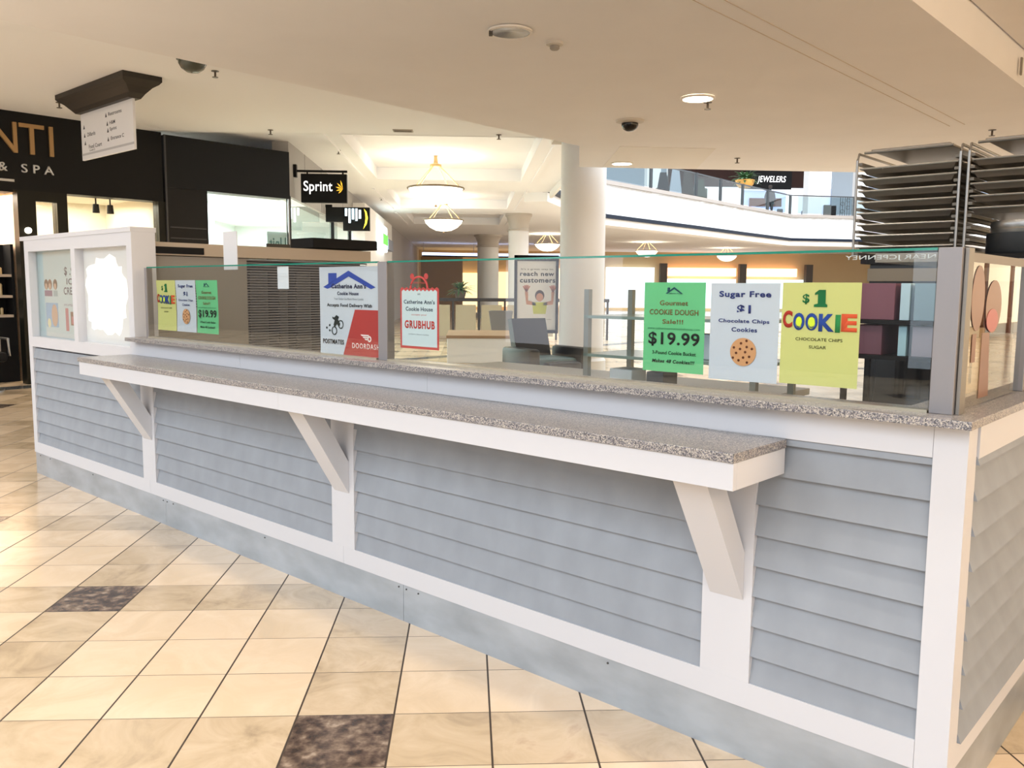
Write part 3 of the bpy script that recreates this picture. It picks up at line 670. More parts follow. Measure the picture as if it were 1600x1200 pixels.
# product shelving, chair
su = thing('product_shelving', 'black salon shelving with pale shelves at the far left edge', 'shelving', K(US - .5, 1.0, 0), SIDE)
box(-.6, 1.25, .05, .40, 0, 1.0, .004).build('base_cabinet', M_blackm, su)
box(-.6, 1.25, .38, .42, 1.0, 2.12).build('back_panel', M_blackm, su)
for x in (-.6, .30, 1.21): box(x, x + .04, .05, .38, 1.0, 2.12).build('upright', M_blackm, su)
for zz in (1.0, 1.30, 1.62): box(-.56, 1.21, .06, .38, zz, zz + .04).build('shelf', mat('pale_shelf', 'd9c3ac', .5), su)
pc = ['c8d4dc', 'e6e0dc', 'b8685c', '8fa6b8', 'd8c090', 'f0e8e8', '6a7c90']
bt = None
for k in range(21):
    zz = (1.04, 1.34, 1.66)[k // 7]; x = .42 + (k % 7) * .112
    nm = f"{['bottom', 'middle', 'top'][k // 7]} salon shelf, {['first', 'second', 'third', 'fourth', 'fifth', 'sixth', 'last'][k % 7]} bottle from the left"
    if k < 7 or True:
        r = thing('product_bottle', nm, 'bottle', K(US - .5 - .2, 1.0 + x, zz), SIDE, 'bottles on the salon shelves')
        h0 = random.choice((.12, .16, .2)); rr = random.choice((.022, .03))
        B().lathe([(0, 0), (rr, 0), (rr, h0 * .8), (rr * .45, h0 * .88), (rr * .45, h0 * .9), (0, h0 * .9)], 10).build('bottle_body', mat('prod' + pc[(k * 3) % 7], pc[(k * 3) % 7], .4), r, True)
        B().lathe([(0, h0 * .9), (rr * .5, h0 * .9), (rr * .5, h0), (0, h0)], 8).build('cap', M_blackm, r)
sc = thing('salon_chair', 'black salon chair with a silver base at the far left edge', 'chair', K(US + .55, 1.42, 0), SIDE)
B().lathe([(0, 0), (.26, 0), (.26, .02), (.06, .05), (.045, .06), (.045, .42), (0, .42)], 24).build('chrome_base', M_steel, sc, True)
box(-.26, .26, -.26, .26, .42, .56, .05).build('seat', M_blackm, sc, True)
box(-.25, .25, .18, .30, .56, 1.05, .05).build('backrest', M_blackm, sc, True)
for s_ in (-1, 1): B().tube([(s_ * .29, .2, .5), (s_ * .29, .2, .74), (s_ * .29, -.18, .74), (s_ * .29, -.2, .5)], .02, 8).build('armrest', M_steel, sc, True)
# phone shop
ph = thing('phone_storefront', 'black fascia phone shop with wide bright white window', 'shopfront', K(US, 0, 0), SIDE)
VC = 6.84
box(4.45, VC, -.02, .35, 3.14, 4.0).build('fascia', mat('fascia_navy', '0e1116', .45, spec=.25), ph)
box(4.45, 5.19, 0, .2, 0, 3.14).build('dark_panel', mat('panel_dark', '0e0e12', .35, spec=.3), ph)
box(4.43, 4.46, -.03, 0, 0, 4.0).build('edge_strip', mat('strip', '3c3c40', .3), ph)
for zz in (2.30, 2.48): box(4.5, 5.15, -.01, 0, zz, zz + .02).build('shelf_line', mat('strip', '3c3c40'), ph)
box(5.19, VC, .03, .04, .2, 3.14).build('window_glass', M_clear, ph)
box(VC - .03, VC, 0, .05, 0, 3.14).build('mullion', M_steel, ph)
text('Unit', 6.42, 6.78, 2.20, 2.42, mat('reflected_unit_letters', '6f9a9c', .6), ph, .052, bold=.02, mirror=True)  # mirrored word: a reflection in the shop window, drawn as lettering
box(6.38, 6.80, .053, .06, 2.15, 2.52).build('window_reflection', mat('reflection_pale', 'e6f7f8', .6), ph)  # pale sheet drawn in for the same window reflection
kx, ky = K(US, VC).x, K(US, VC).y
# side run of the phone shop along the hall
sd = thing('phone_shop_side', 'white upper wall and long glass front of the phone shop beside the hall', 'shopfront', (kx, ky, 0), 0)
box(-.3, 0, 0, 13, 3.2, 4.2).build('upper_wall', mat('side_grey', 'a9a6a4', .7), sd)
b = B()
for y in (1.6, 3.6, 7.0): b.box(0, .004, y, y + .02, 3.2, 4.2)
b.build('wall_joints', mat('joint', '6d6a68', .7), sd)
box(-.05, -.04, .05, 13, .2, 3.2).build('window_glass', M_clear, sd)
for y in (0, 5.3, 8.5): box(-.06, .01, y, y + .09, 0, 3.2).build('mullion', M_blackm, sd)
box(-.1, .0, 0, 13, 0, .2).build('base', M_blackm, sd)
Mi = mat('phone_shop_white', 'eef6f4', .8)
struct('wall_phone_shop', B().box(5.19, 5.3, .3, 5, 0, 3.6).box(5.19, 8, 4.9, 5, 0, 3.6), Mi, K(US, 0), SIDE)
struct('wall_phone_shop_back', B().box(kx - 7, kx - .3, ky + 12.8, ky + 12.9, 0, 3.6).box(kx - 4.5, kx - 4.4, ky + 1, ky + 12.8, 0, 3.6), Mi)
struct('ceiling_phone_shop', B().prism([tuple(K(US - .36, 5.25))[:2], tuple(K(US - .36, VC + .1))[:2], (kx - .3, ky + .4), (kx - .3, ky + 12.8), (kx - 7, ky + 12.8), tuple(K(US - 5, 5.25))[:2]], 3.5, 3.6), Mi)
area('phone_shop_light', K(US - 2.3, 6.6, 3.4), K(US - 2.3, 6.6, 0), 3, 3, 190, (.95, 1, 1))
area('phone_shop_light', (kx - 2.3, ky + 7, 3.4), (kx - 2.3, ky + 7, 0), 3, 9, 320, (.98, 1, 1))
for k in range(3):
    o = tag(box(0, .35, 0, .12, 0, .03).build('shop_ceiling_light', mat('lamp_cool', 'ffffff', emit='ffffff', es=5)), ['left', 'middle', 'right'][k] + ' bright ceiling fitting inside the phone shop window', 'ceiling light', 'ceiling fittings inside the phone shop')
    o.location = K(US - 1.2 - (k // 3) * 1.3, 5.9 + (k % 3) * .75, 3.465); o.rotation_euler = (0, 0, SIDE)
# hanging blade signs
bs = thing('blade_sign', 'black hanging phone shop sign with white lettering on a bracket', 'sign', (-3.195, 17, 0))
Mfr2 = mat('sign_black', '0c0c0c', .5, spec=.2)
box(-.14, -.08, -.06, .05, 3.60, 3.84, .005).build('wall_plate', Mfr2, bs)
box(-.08, .88, -.02, .02, 3.70, 3.74).build('arm', Mfr2, bs)
for x in (.10, .78): box(x, x + .03, -.01, .01, 3.66, 3.70).build('hanger', Mfr2, bs)
box(0, .875, -.06, .06, 3.12, 3.665, .004).build('panel', Mfr2, bs)
text('Sprint', .05, .60, 3.28, 3.53, mat('sign_white', 'f4f4f4', emit='ffffff', es=.6), bs, -.061, bold=.01)
Myl = mat('sign_yellow', 'e8b030', emit='e8b030', es=.5)
for k in range(5):
    a = math.radians(35 + 38 * k - 110 + 0); L0 = .17 - .012 * k
    cxx, czz = .80, 3.385; aa = math.radians(105 + 30 * k); d = Vector((math.cos(aa), 0, math.sin(aa))); nrm = Vector((-d.z, 0, d.x))
    tip = Vector((cxx, -.0615, czz)) + d * L0; q = Vector((cxx, -.0615, czz)); wv = nrm * .014
    flat([(q.x, q.z), ((q + d * L0 * .6 + wv).x, (q + d * L0 * .6 + wv).z), (tip.x, tip.z), ((q + d * L0 * .6 - wv).x, (q + d * L0 * .6 - wv).z)], Myl, bs, 'arrow_logo', -.0612)
b2 = thing('blade_sign', 'second dark hanging sign with white strokes and yellow arc below the first', 'sign', (-3.15, 20.5, 0))
box(-.15, .85, -.05, .05, 3.02, 3.36, .004).build('panel', Mfr2, b2); box(.25, .87, -.055, .06, 2.82, 3.36, .004).build('lower_panel', Mfr2, b2)
box(-.16, .0, -.02, .02, 3.36, 3.42).build('arm', Mfr2, b2)
text('?ML', .28, .70, 2.95, 3.32, mat('sign_cyan', 'd8f2ff', emit='d8f2ff', es=1.2), b2, -.056, bold=.02) if False else None
for x, z0, z1 in ((.30, 3.16, 3.33), (.38, 3.0, 3.33), (.46, 3.08, 3.33), (.54, 3.05, 3.33), (.62, 3.1, 3.30)): box(x, x + .05, -.058, -.055, z0, z1).build('white_stroke', mat('sign_cyan', 'd8f2ff', emit='d8f2ff', es=1.2), b2)
flat([(.72, 2.86), (.80, 2.98), (.83, 3.12), (.80, 3.26), (.74, 3.33), (.77, 3.22), (.775, 3.10), (.76, 3.0)], mat('sign_yel2', 'f2dc3a', emit='f2dc3a', es=1), b2, 'yellow_arc', -.056)
# white pylon and green logo sign
struct('trim_7', box(kx + .01, kx + .36, 25.5, 34.5, 0, 3.95), M_wallw, label='white pier beside the hall')
struct('wall_hall_left', B().box(kx - .3, kx, 29.2, 60, 0, 4.2), mat('hall_wall_shaded', 'b0adac', .7))  # wall colour darkened for the shade in the hall
gs = thing('logo_sign', 'glowing white and green illuminated shop logo on the side of the white pier', 'sign', (kx + .36, 28.6, 0))
box(0, .12, 0, 2.6, 2.75, 3.62, .03).build('glow_panel', mat('sign_glow', 'eafcff', emit='eafcff', es=1.6), gs)
box(.12, .15, 1.0, 2.5, 2.98, 3.34, .005).build('green_square', mat('sign_green', '58b84a', emit='4fc23c', es=.8), gs)
box(0, .16, 2.7, 4.6, 2.86, 3.25, .005).build('grey_square', mat('sign_grey', '8890a0', .5), gs)

struct('trim_13', box(-14, 30, -.55, -.15, 0, .002), mat('inlay_grey', '55585a', .2), K(US, 0), SIDE, label='dark grey inlay band in the floor before the spa')
# assumed mall shopfronts to the right of and behind the viewer, added to show in the glass
struct('wall_right', B().box(-3, 46, 0, .2, 0, 3.8), mat('right_wall_cream', 'e8dcc4', .8), K(7.2, 0), SIDE)
rs = thing('side_shopfront', 'assumed lit shopfront on the unseen mall wall to the right of the kiosk', 'shopfront', K(7.0, 0, 0), SIDE)
for k in range(13): box(-2.4 + k * 3.6, .6 + k * 3.6, .001, .04, .4, 2.9).build('lit_window', mat('side_window', 'fff0d4', emit='ffe6bc', es=.7), rs)
for k in range(14): box(-2.9 + k * 3.6, -2.6 + k * 3.6, .001, .10, 0, 3.3).build('pier', mat('side_pier', '8a5a40', .6), rs)
struct('wall_back', box(-42, 12, -.2, 0, 0, 4.2), mat('back_wall', '5d5a5c', .7), K(0, -13), ANG)
bk = thing('back_shopfront', 'darker row of shopfronts on the wall behind the viewer', 'shopfront', K(0, -12.95, 0), ANG)
for k, (x0, x1, c, e) in enumerate(((-18, -14.5, '6d6a70', 0), (-13.6, -10.2, 'd8dce8', .5), (-9.3, -5, '54434a', 0), (-4.2, -1.2, 'c8d8e6', .6), (-.4, 3.2, '6f4048', 0), (4, 7.5, 'e8d8c0', .6))):
    box(x0, x1, 0, .05, .2, 2.9).build('shop_window', mat(f'back_window{k}', c, .4, emit=c if e else None, es=e), bk)

# ------------------------------------------------------------------ directory sign
ds = thing('directory_sign', 'white mall directory panel hanging from a dark moulded ceiling base', 'sign', K(-10.87, 2.42, 0), ANG)
Mdk = mat('bronze_base', '37332e', .5, spec=.3)
b = B(); prof = [(1.04, .24, 4.03), (1.04, .24, 3.97), (1.00, .22, 3.94), (.95, .16, 3.90), (.88, .10, 3.83), (.80, .08, 3.78)]
b.loops([[Vector((-a, -c, zz)), Vector((a, -c, zz)), Vector((a, c, zz)), Vector((-a, c, zz))] for a, c, zz in prof]); b.build('ceiling_base', Mdk, ds)
px0, px1 = -.80, .775
box(px0, px1, -.015, .015, 3.175, 3.80, .001).build('panel', mat('sign_panel', 'eceef2', .4), ds)
box(px0, px1, -.017, -.0145, 3.235, 3.262).build('grey_stripe', mat('grey_stripe', 'bfc1c6', .5), ds)
dk = ink('50525c')
for t, x0, x1, z0, z1 in (('Restrooms', .07, .46, 3.655, 3.70), ('H&M', .10, .26, 3.545, 3.59), ('Sprint', .10, .30, 3.455, 3.51), ('Entrance C', .12, .50, 3.35, 3.395), ('Dillards', -.60, -.35, 3.47, 3.52), ('Food Court', -.57, -.16, 3.31, 3.36), ('Level 2', -.55, -.38, 3.275, 3.30)):
    text(t, x0, x1, z0, z1, dk, ds, -.016, bold=.012)
for x, zz in ((0, 3.67), (.03, 3.56), (.04, 3.475), (.04, 3.365), (-.70, 3.60), (-.69, 3.49), (-.68, 3.39)):
    flat([(x - .026, zz - .022), (x + .026, zz - .022), (x, zz + .034)], dk, ds, 'arrow', -.0155)

# ------------------------------------------------------------------ ceiling fittings
M_emw = mat('lamp_warm', 'fff3da', emit='fff0d0', es=6)
def downlight(x, y, label, on=True):
    r = thing('recessed_downlight', label, 'ceiling light', (x, y, Z1 - .02))
    b = B(); n = 32; vs = []
    for rr, zz in ((.175, .015), (.175, .0), (.155, -.004), (.15, .015)): vs.append([Vector((rr * math.cos(2 * PI * k / n), rr * math.sin(2 * PI * k / n), zz)) for k in range(n)])
    b.loops(vs, False, True).build('trim_ring', mat('ring_white', 'e9e4de', .4), r, True)
    if on:
        B().lathe([(0, .0), (.15, .0), (.15, .01), (0, .01)], 28).build('lens', M_emw, r)
        l = bpy.data.lights.new('downlight_spot', 'SPOT'); l.energy = 22; l.spot_size = 2.3; l.spot_blend = .8; l.color = (1, .95, .88); l.shadow_soft_size = .14
        o = bpy.data.objects.new('downlight_spot', l); C.objects.link(o); o.parent = r; o.location = (0, 0, -.03)
    else:
        B().lathe([(.0, .015), (.15, .0), (.13, .010), (0, .012)], 28).build('reflector', mat('reflector', 'b9bcc2', .2, .9), r, True)
        box(-.165, -.135, -.05, .02, -.025, .01, .004).build('clip', mat('clip', '3a3530', .5), r)
    return r
for u, lb in ((-5.6, 'leftmost'), (-3.6, 'second'), (-1.6, 'third'), (.2, 'rightmost')):
    q = K(u, -.62); downlight(q.x, q.y, lb + ' assumed lit downlight in the unseen row above the shelf, over the camera')  # assumed lamps out of view, added to cast the shelf's floor shadow
downlight(.33, 6.91, 'unlit silver recessed downlight near the top of the ceiling', False)
downlight(2.40, 9.08, 'lit round recessed downlight over the middle of the kiosk')
downlight(2.45, 13.75, 'lit round downlight close to the white column')
def sprinkler(x, y, zc, label):
    r = thing('fire_sprinkler', label, 'sprinkler', (x, y, zc), 0, 'ceiling sprinklers')
    B().lathe([(0, 0), (.045, 0), (.045, -.006), (.012, -.012), (.012, -.07), (0, -.07)], 14).build('body', mat('bronze', '5a5048', .4, .5), r, True)
    B().lathe([(0, -.070), (.036, -.070), (.036, -.076), (0, -.076)], 14).build('deflector', mat('bronze', '5a5048'), r, True)
    return r
sp0 = None
for x, y, zc, lb in ((-2.98, 10.62, Z2, 'ceiling sprinkler beside the small black dome near the directory sign'), (-5.68, 12.58, Z2, 'ceiling sprinkler behind the left end of the directory sign'), (-3.19, 14.42, Z2, 'ceiling sprinkler above the hanging black shop sign'), (.52, 14.5, Z2, 'ceiling sprinkler at the edge before the first coffer, near the column'), (2.57, 9.31, Z1, 'sprinkler next to the lit downlight over the kiosk'), (6.49, 10.54, Z1, 'sprinkler at the far right of the ceiling above the trays'), (4.10, 13.10, Z1, 'sprinkler above the upper floor jewellers sign'), (-2.55, 17.5, Z3, 'sprinkler in the hall ceiling right of the hanging black shop sign'), (-2.6, 26.5, Z3, 'sprinkler far down the hall ceiling by the second pendant')):
    if sp0 is None: sp0 = sprinkler(x, y, zc, lb)
    else: dup(sp0, (x, y, zc), 0, lb)
dm = thing('dome_camera', 'dark half-dome camera on the ceiling right of the directory sign', 'camera', (-3.06, 10.03, Z2))
B().lathe([(0, 0), (.17, 0), (.17, -.03), (0, -.03)], 28).build('mount', mat('dome_mount', '3f4040', .5), dm, True)
B().lathe([(0, -.03), (.155, -.03), (.15, -.07), (.12, -.12), (.07, -.155), (0, -.165)], 28).build('dome', mat('dome_grey', '55584f', .2), dm, True)
dm = thing('dome_camera', 'white-rimmed security camera with black dome above the column', 'camera', (1.93, 10.36, Z1))
B().lathe([(0, 0), (.17, 0), (.165, -.02), (.10, -.035), (0, -.035)], 28).build('mount', mat('cam_white', 'cfc8bf', .5), dm, True)
B().lathe([(0, -.035), (.10, -.035), (.10, -.06), (.08, -.10), (.04, -.125), (0, -.13)], 28).build('dome', mat('cam_black', '191716', .15), dm, True)
sm = thing('smoke_detector', 'small round smoke detector on the near ceiling', 'smoke detector', (.71, 7.21, Z1))
B().lathe([(0, 0), (.07, 0), (.07, -.02), (.05, -.028), (0, -.028)], 24).build('base', mat('cam_white', 'cfc8bf'), sm, True)
B().lathe([(0, -.028), (.04, -.028), (.04, -.05), (.03, -.06), (0, -.06)], 20).build('sensor', mat('sensor', '9a938b', .5), sm, True)
vt = thing('air_vent', 'narrow grey air vent at the ceiling edge before the coffers', 'vent', (-1.04, 14.27, Z2))
box(-.16, .16, -.1, .1, -.012, 0).build('frame', mat('vent_frame', 'b0a99f', .5), vt)
for k in range(4): box(-.14, .14, -.08 + k * .045, -.06 + k * .045, -.016, -.012).build('slat', mat('vent_slat', '7d766c', .5), vt)
o = tag(box(-.02, .02, -.008, .008, 0, .16, .002).build('wall_slot', mat('slot_grey', '8d857c', .6)), 'thin grey slot plate on the ceiling step at the top right', 'plate')
o.location = K(-1.49, 7.04, 3.56); o.rotation_euler = (0, 0, SIDE)

# ------------------------------------------------------------------ pendants
M_bowl = mat('alabaster_glow', 'fff6e2', .4, emit='fff2d8', es=1.5)
M_rim = mat('bronze_rim', '7a6a55', .4, .5)
def pendant(x, y, label, first=None):
    zr = 3.70 if y > 25 else 3.76
    if first: return dup(first, (x, y, zr - 3.76), 0, label)
    r = thing('bowl_pendant', label, 'pendant light', (x, y, 0), 0, 'alabaster bowl pendants')
    R = .64
    B().lathe([(0, zr - .36), (.03, zr - .355), (.25, zr - .33), (.45, zr - .23), (.58, zr - .10), (.62, zr), (.58, zr), (.42, zr - .18), (.2, zr - .28), (0, zr - .30)], 40).build('bowl', M_bowl, r, True)
    B().tube([Vector((R * math.cos(2 * PI * k / 40), R * math.sin(2 * PI * k / 40), zr + .01)) for k in range(40)], .022, 8, True).build('rim', M_rim, r, True)
    for k in range(4):
        a = PI / 4 * 1.3 + k * PI / 2
        B().tube([(R * math.cos(a), R * math.sin(a), zr + .01), (.10 * math.cos(a), .10 * math.sin(a), 4.27)], .014, 6).build('rod', mat('rod_brass', 'b79c6a', .4, .2), r)
    B().lathe([(0, 4.24), (.13, 4.25), (.13, 4.30), (.05, 4.33), (.04, 4.52), (0, 4.52)], 20).build('canopy', mat('rod_brass', 'e5d6b8'), r, True)
    B().lathe([(0, zr - .42), (.03, zr - .40), (.02, zr - .36), (0, zr - .36)], 12).build('finial', M_rim, r, True)
    l = bpy.data.lights.new('pendant_glow', 'POINT'); l.energy = 10; l.color = (1, .95, .86); l.shadow_soft_size = .2
    o = bpy.data.objects.new('pendant_glow', l); C.objects.link(o); o.parent = r; o.location = (0, 0, zr + .12)
    return r
p0 = pendant(-.72, 20, 'nearest and largest bowl pendant in the first ceiling coffer')
pendant(-.77, 28.4, 'second bowl pendant, hanging just behind and below the nearest one', p0)
pendant(3.95, 42.5, 'bowl pendant seen just left of the thick white column', p0)
pendant(10.2, 48.7, 'bowl pendant right of the thick column, under the balcony', p0)
pendant(16.6, 54.5, 'rightmost bowl pendant, mostly hidden behind the glass edge', p0)

# ------------------------------------------------------------------ columns
def column(x, y, r0, h, label, cap=True):
    r = thing('round_column', label, 'column', (x, y, 0))
    B().lathe([(0, 0), (r0 * 1.12, 0), (r0 * 1.12, .25), (r0, .3), (r0, h - .5 if cap else h), (0, h - .5 if cap else h)], 48).build('shaft', mat('column_white', 'dedddc', .6), r, True)
    if cap: B().lathe([(0, h - .62), (r0 * 1.12, h - .62), (r0 * 1.12, h - .58), (r0 * 1.0, h - .56), (r0 * 1.02, h - .35), (r0 * 1.2, h - .12), (r0 * 1.32, h - .08), (r0 * 1.32, h), (0, h)], 40).build('capital', mat('capital_grey', 'bdb5ac', .7), r, True)
column(2.03, 15.15, .395, 4.2, 'thick white round column at the centre of the picture', False)
o = B().prism([(1.50, 14.75), (2.30, 14.75), (2.30, 15.6), (1.50, 15.6)], 4.07, 4.19).build('column_cap', mat('capital_grey', 'bdb5ac')); tag(o, 'grey square cap plate over the thick white column', 'cap')
column(1.87, 31.5, .37, 4.2, 'slimmer white column with grey capital left of the thick column')
column(1.06, 44, .54, 4.2, 'farthest pale column with broad capital down the hall')

# ------------------------------------------------------------------ balcony and upper floor
BP = [(2.36, 24.3), (5.2, 32.6), (7.51, 35.1), (10.14, 37.9), (13.42, 41.6), (17.45, 45.94), (21.24, 46.48), (36, 48)]
def strip(pts, z0, z1, d=.25, off=0.0):
    b = B(); out = []
    for i, q in enumerate(pts):
        a = Vector(pts[max(i - 1, 0)]); c = Vector(pts[min(i + 1, len(pts) - 1)]); t = (c - a).normalized(); n = Vector((-t.y, t.x)); out.append((Vector(q) + n * -off, Vector(q) + n * d))
    b.loops([[Vector((p.x, p.y, z0)), Vector((q.x, q.y, z0)), Vector((q.x, q.y, z1)), Vector((p.x, p.y, z1))] for p, q in out]); return b
struct('trim_8', strip(BP, 4.33, 5.45), mat('balcony_white', 'f4f6f8', .6), label='white balcony front')
struct('trim_9', strip(BP, 4.195, 4.335, off=.07), mat('navy_line', '0a1628', .5, spec=.2), label='thin navy line under the balcony front')
struct('trim_10', strip(BP, 3.95, 4.20, .8, -.12), M_ceilL, label='white cove below the balcony')
struct('trim_11', strip(BP, 5.45, 5.60, .5, .05), mat('balcony_granite', '9c948e', .4), label='grey stone edge of the balcony')
struct('floor_upper', B().prism(BP + [(36, 62), (2.36, 62)], 5.35, 5.5), mat('upper_floor', 'cfc8c0', .5))
rl = thing('balcony_railing', 'glass and black metal railing along the upper floor balcony', 'railing', (0, 0, 5.6))
RP = [Vector((q[0] + .2 * (-.1), q[1] + .2)) for q in BP[1:]]
b = strip([tuple(q) for q in RP], 1.0, 1.06, .06); b.build('handrail', mat('rail_black', '2b2f33', .4), rl)
b = strip([tuple(q) for q in RP], .08, .98, .015); b.build('glass_panels', glass_mat('railing_glass', 'dde6e8', ior=1.18), rl)
for i, q in enumerate(RP):
    nxt = RP[min(i + 1, len(RP) - 1)]; n = max(1, int((nxt - q).length / 2.4)) if i < len(RP) - 1 else 1
    for k in range(n):
        s_ = q.lerp(nxt, k / n); box(s_.x - .07, s_.x + .07, s_.y - .03, s_.y + .03, 0, 1.06).build('rail_post', mat('rail_black', '2b2f33'), rl)
# ornamental panel
b = B()
for k in range(6): b.tube([(20.4 + k * .13, 46.6, 0), (20.4 + k * .13, 46.6, 1.0)], .015, 6)
for k in range(4): b.tube([Vector((20.5 + .5 * (k % 2) * .6 + .1 * math.cos(a), 46.55, .25 + .2 * k + .1 * math.sin(a))) for a in [2 * PI * j / 12 for j in range(12)]], .012, 6, True)
b.build('scroll_panel', mat('rail_black', '2b2f33'), rl)
# upper shops
up = thing('upper_shop', 'dark brown upper floor jewellers shopfront behind the balcony', 'shopfront', (0, 57.5, 5.5))
box(13.4, 23.6, 0, .4, 2.9, 6.0).build('brown_fascia', mat('brown_fascia', '2e1812', .6, spec=.2), up)
box(18.55, 21.7, -.15, 0, 2.75, 4.4).build('sign_board', M_blackm, up)
text('JEWELERS', 19.35, 21.3, 3.1, 3.62, mat('sign_white2', 'ffffff', emit='ffffff', es=1.2), up, -.16, bold=.0, shear=.2, sp=1.08)
box(13.4, 15.2, 0, .3, 0, 2.9).build('dark_window', mat('dark_display', '1e282e', .2), up)
box(15.4, 18.4, .2, .4, 0, 2.9).build('bright_display', mat('bright_display', 'ffffff', emit='f2f8ff', es=.45), up)
box(18.6, 21.6, .5, .7, 0, 2.75).build('blue_display', mat('blue_display', 'c9d6ff', emit='c3d0ff', es=.35), up)
box(19.0, 21.2, .2, .3, 1.65, 2.2).build('brown_sign', mat('brown_sign', '6a3a2a', .5), up)
box(22.4, 24.6, .3, .5, 0, 2.9).build('window', mat('pale_display', 'e8eefc', emit='dfe8ff', es=.3), up)
for x0, x1, z0, z1, c in ((22.6, 23.2, .2, 1.4, '2c2a3a'), (23.4, 24.0, .3, 1.2, 'b8b0ae'), (24.1, 25.0, .2, 1.8, '77736f'), (20.9, 21.3, .2, 1.5, '26262e'), (22.9, 23.3, 1.5, 2.4, '8d6a80')):
    box(x0, x1, .1, .25, z0, z1, .05).build('display_item', mat('disp' + c, c, .6), up)
struct('wall_upper', B().box(2.4, 13.3, 57.6, 57.8, 5.5, 12).box(24.6, 40, 57.6, 57.8, 5.5, 12), mat('upper_wall', 'a2adb8', .7))
struct('ceiling_upper', box(2.4, 40, 47, 62, 11.6, 11.8), M_wallw)
for x, y, r0, lb in ((11.35, 53, .42, 'upper floor square pillar left of the dark shop'), (21.0, 52, .42, 'white upper floor pillar right of the jewellers sign'), (24.2, 52.5, .35, 'narrow white upper floor pillar with arched top near the trays')):
    t = thing('square_pillar', lb, 'pillar', (x, y, 5.5)); box(-r0, r0, -r0, r0, 0, 6).build('shaft', mat('column_white', 'dedddc'), t); box(-r0 - .06, r0 + .06, -r0 - .06, r0 + .06, 0, .3).build('plinth', mat('capital_grey', 'bdb5ac'), t)
# hanging basket on the railing
hp = thing('flower_pot', 'orange bowl planter with trailing leaves on the balcony railing', 'plant', (13.95, 43.2, 6.60))
B().lathe([(0, .0), (.28, .03), (.42, .2), (.48, .42), (.44, .42), (0, .38)], 24).build('bowl', mat('orange_pot', 'd8a050', .6), hp, True)
def leaves(n, r0, h, m, par, z0=0, seed=1, wid=.03, name='foliage'):
    rn = random.Random(seed); b = B()
    for k in range(n):
        a = rn.uniform(0, 2 * PI); el = rn.uniform(.2, 1.35); L0 = r0 * rn.uniform(.6, 1.1); d = Vector((math.cos(a) * math.cos(el), math.sin(a) * math.cos(el), math.sin(el)))
        sd_ = Vector((-math.sin(a), math.cos(a), 0)); pts = []
        for j in range(5):
            t = j / 4; q = d * L0 * t + Vector((0, 0, -h * t * t * .5)) + Vector((0, 0, z0)); ww_ = wid * math.sin(PI * (.12 + .86 * t)); pts.append((q - sd_ * ww_, q + sd_ * ww_, q + Vector((0, 0, .006))))
        rings = [[p_, q_, u_] for p_, q_, u_ in pts]; b.loops(rings)
    return b.build(name, m, par)
Mlf = mat('leaf_green', '3f6038', .6)
leaves(80, 1.0, .9, Mlf, hp, .4, 3, .09)
# person on the upper floor
def person(loc, label, sc_=1.0):
    r = thing('person', label, 'person', loc)
    me = bpy.data.meshes.new('body'); bm = bmesh.new(); 
    J = [((0, 0, .95), .15), ((0, 0, 1.15), .15), ((0, 0, 1.38), .17), ((0, 0, 1.5), .07), ((0, -.01, 1.58), .085), ((0, -.01, 1.70), .09),
         ((.2, 0, 1.40), .07), ((.27, .02, 1.14), .055), ((.26, -.12, .92), .04), ((-.2, 0, 1.40), .07), ((-.27, .02, 1.14), .055), ((-.26, -.1, .92), .04),
         ((.1, 0, .85), .11), ((.11, -.02, .48), .075), ((.11, 0, .1), .05), ((.11, -.14, .04), .045), ((-.1, 0, .85), .11), ((-.11, -.02, .48), .075), ((-.11, 0, .1), .05), ((-.11, -.14, .04), .045)]
    E_ = [(0, 1), (1, 2), (2, 3), (3, 4), (4, 5), (2, 6), (6, 7), (7, 8), (2, 9), (9, 10), (10, 11), (0, 12), (12, 13), (13, 14), (14, 15), (0, 16), (16, 17), (17, 18), (18, 19)]
    vs = [bm.verts.new(j[0]) for j in J]
    for a, c in E_: bm.edges.new((vs[a], vs[c]))
    bm.to_mesh(me); bm.free(); o = bpy.data.objects.new('body', me); C.objects.link(o)
    sk = o.modifiers.new('skin', 'SKIN')
    for i, j in enumerate(J): me.skin_vertices[0].data[i].radius = (j[1], j[1])
    me.skin_vertices[0].data[0].use_root = True
    ss = o.modifiers.new('sub', 'SUBSURF'); ss.levels = 1; ss.render_levels = 1
    me.materials.append(mat('dark_clothes', '22262c', .8)); o.parent = r
    B().lathe([(0, 1.62), (.09, 1.62), (.105, 1.72), (.08, 1.80), (0, 1.82)], 14).build('hair', mat('hair_dark', '2a211c', .8), r, True)
    B().lathe([(0, .75), (.24, .75), (.22, 1.1), (.23, 1.35), (.12, 1.48), (0, 1.49)], 16).build('coat', mat('dark_coat', '1d2126', .85), r, True)
    return r
person((16.75, 47.4, 5.5), 'person in a dark coat standing on the upper floor behind the railing')
cr = thing('garment_display', 'draped dark and grey garments behind the balcony glass on the left', 'display', (10.3, 41.5, 5.5))
box(-1.2, 1.3, 0, .4, 0, .9, .05).build('bench', mat('dark_bench', '5a5a4e', .7), cr)
for x, c, h0 in ((-.9, '14181e', 1.6), (-.3, '8e949c', 1.8), (.3, '2c2620', 1.7), (.9, '20301f', 1.3)): B().prism([(x - .35, .3), (x + .35, .3), (x + .15, h0), (x - .15, h0)], -.1, .05, 'y').build('garment', mat('garm' + c, c, .8), cr)

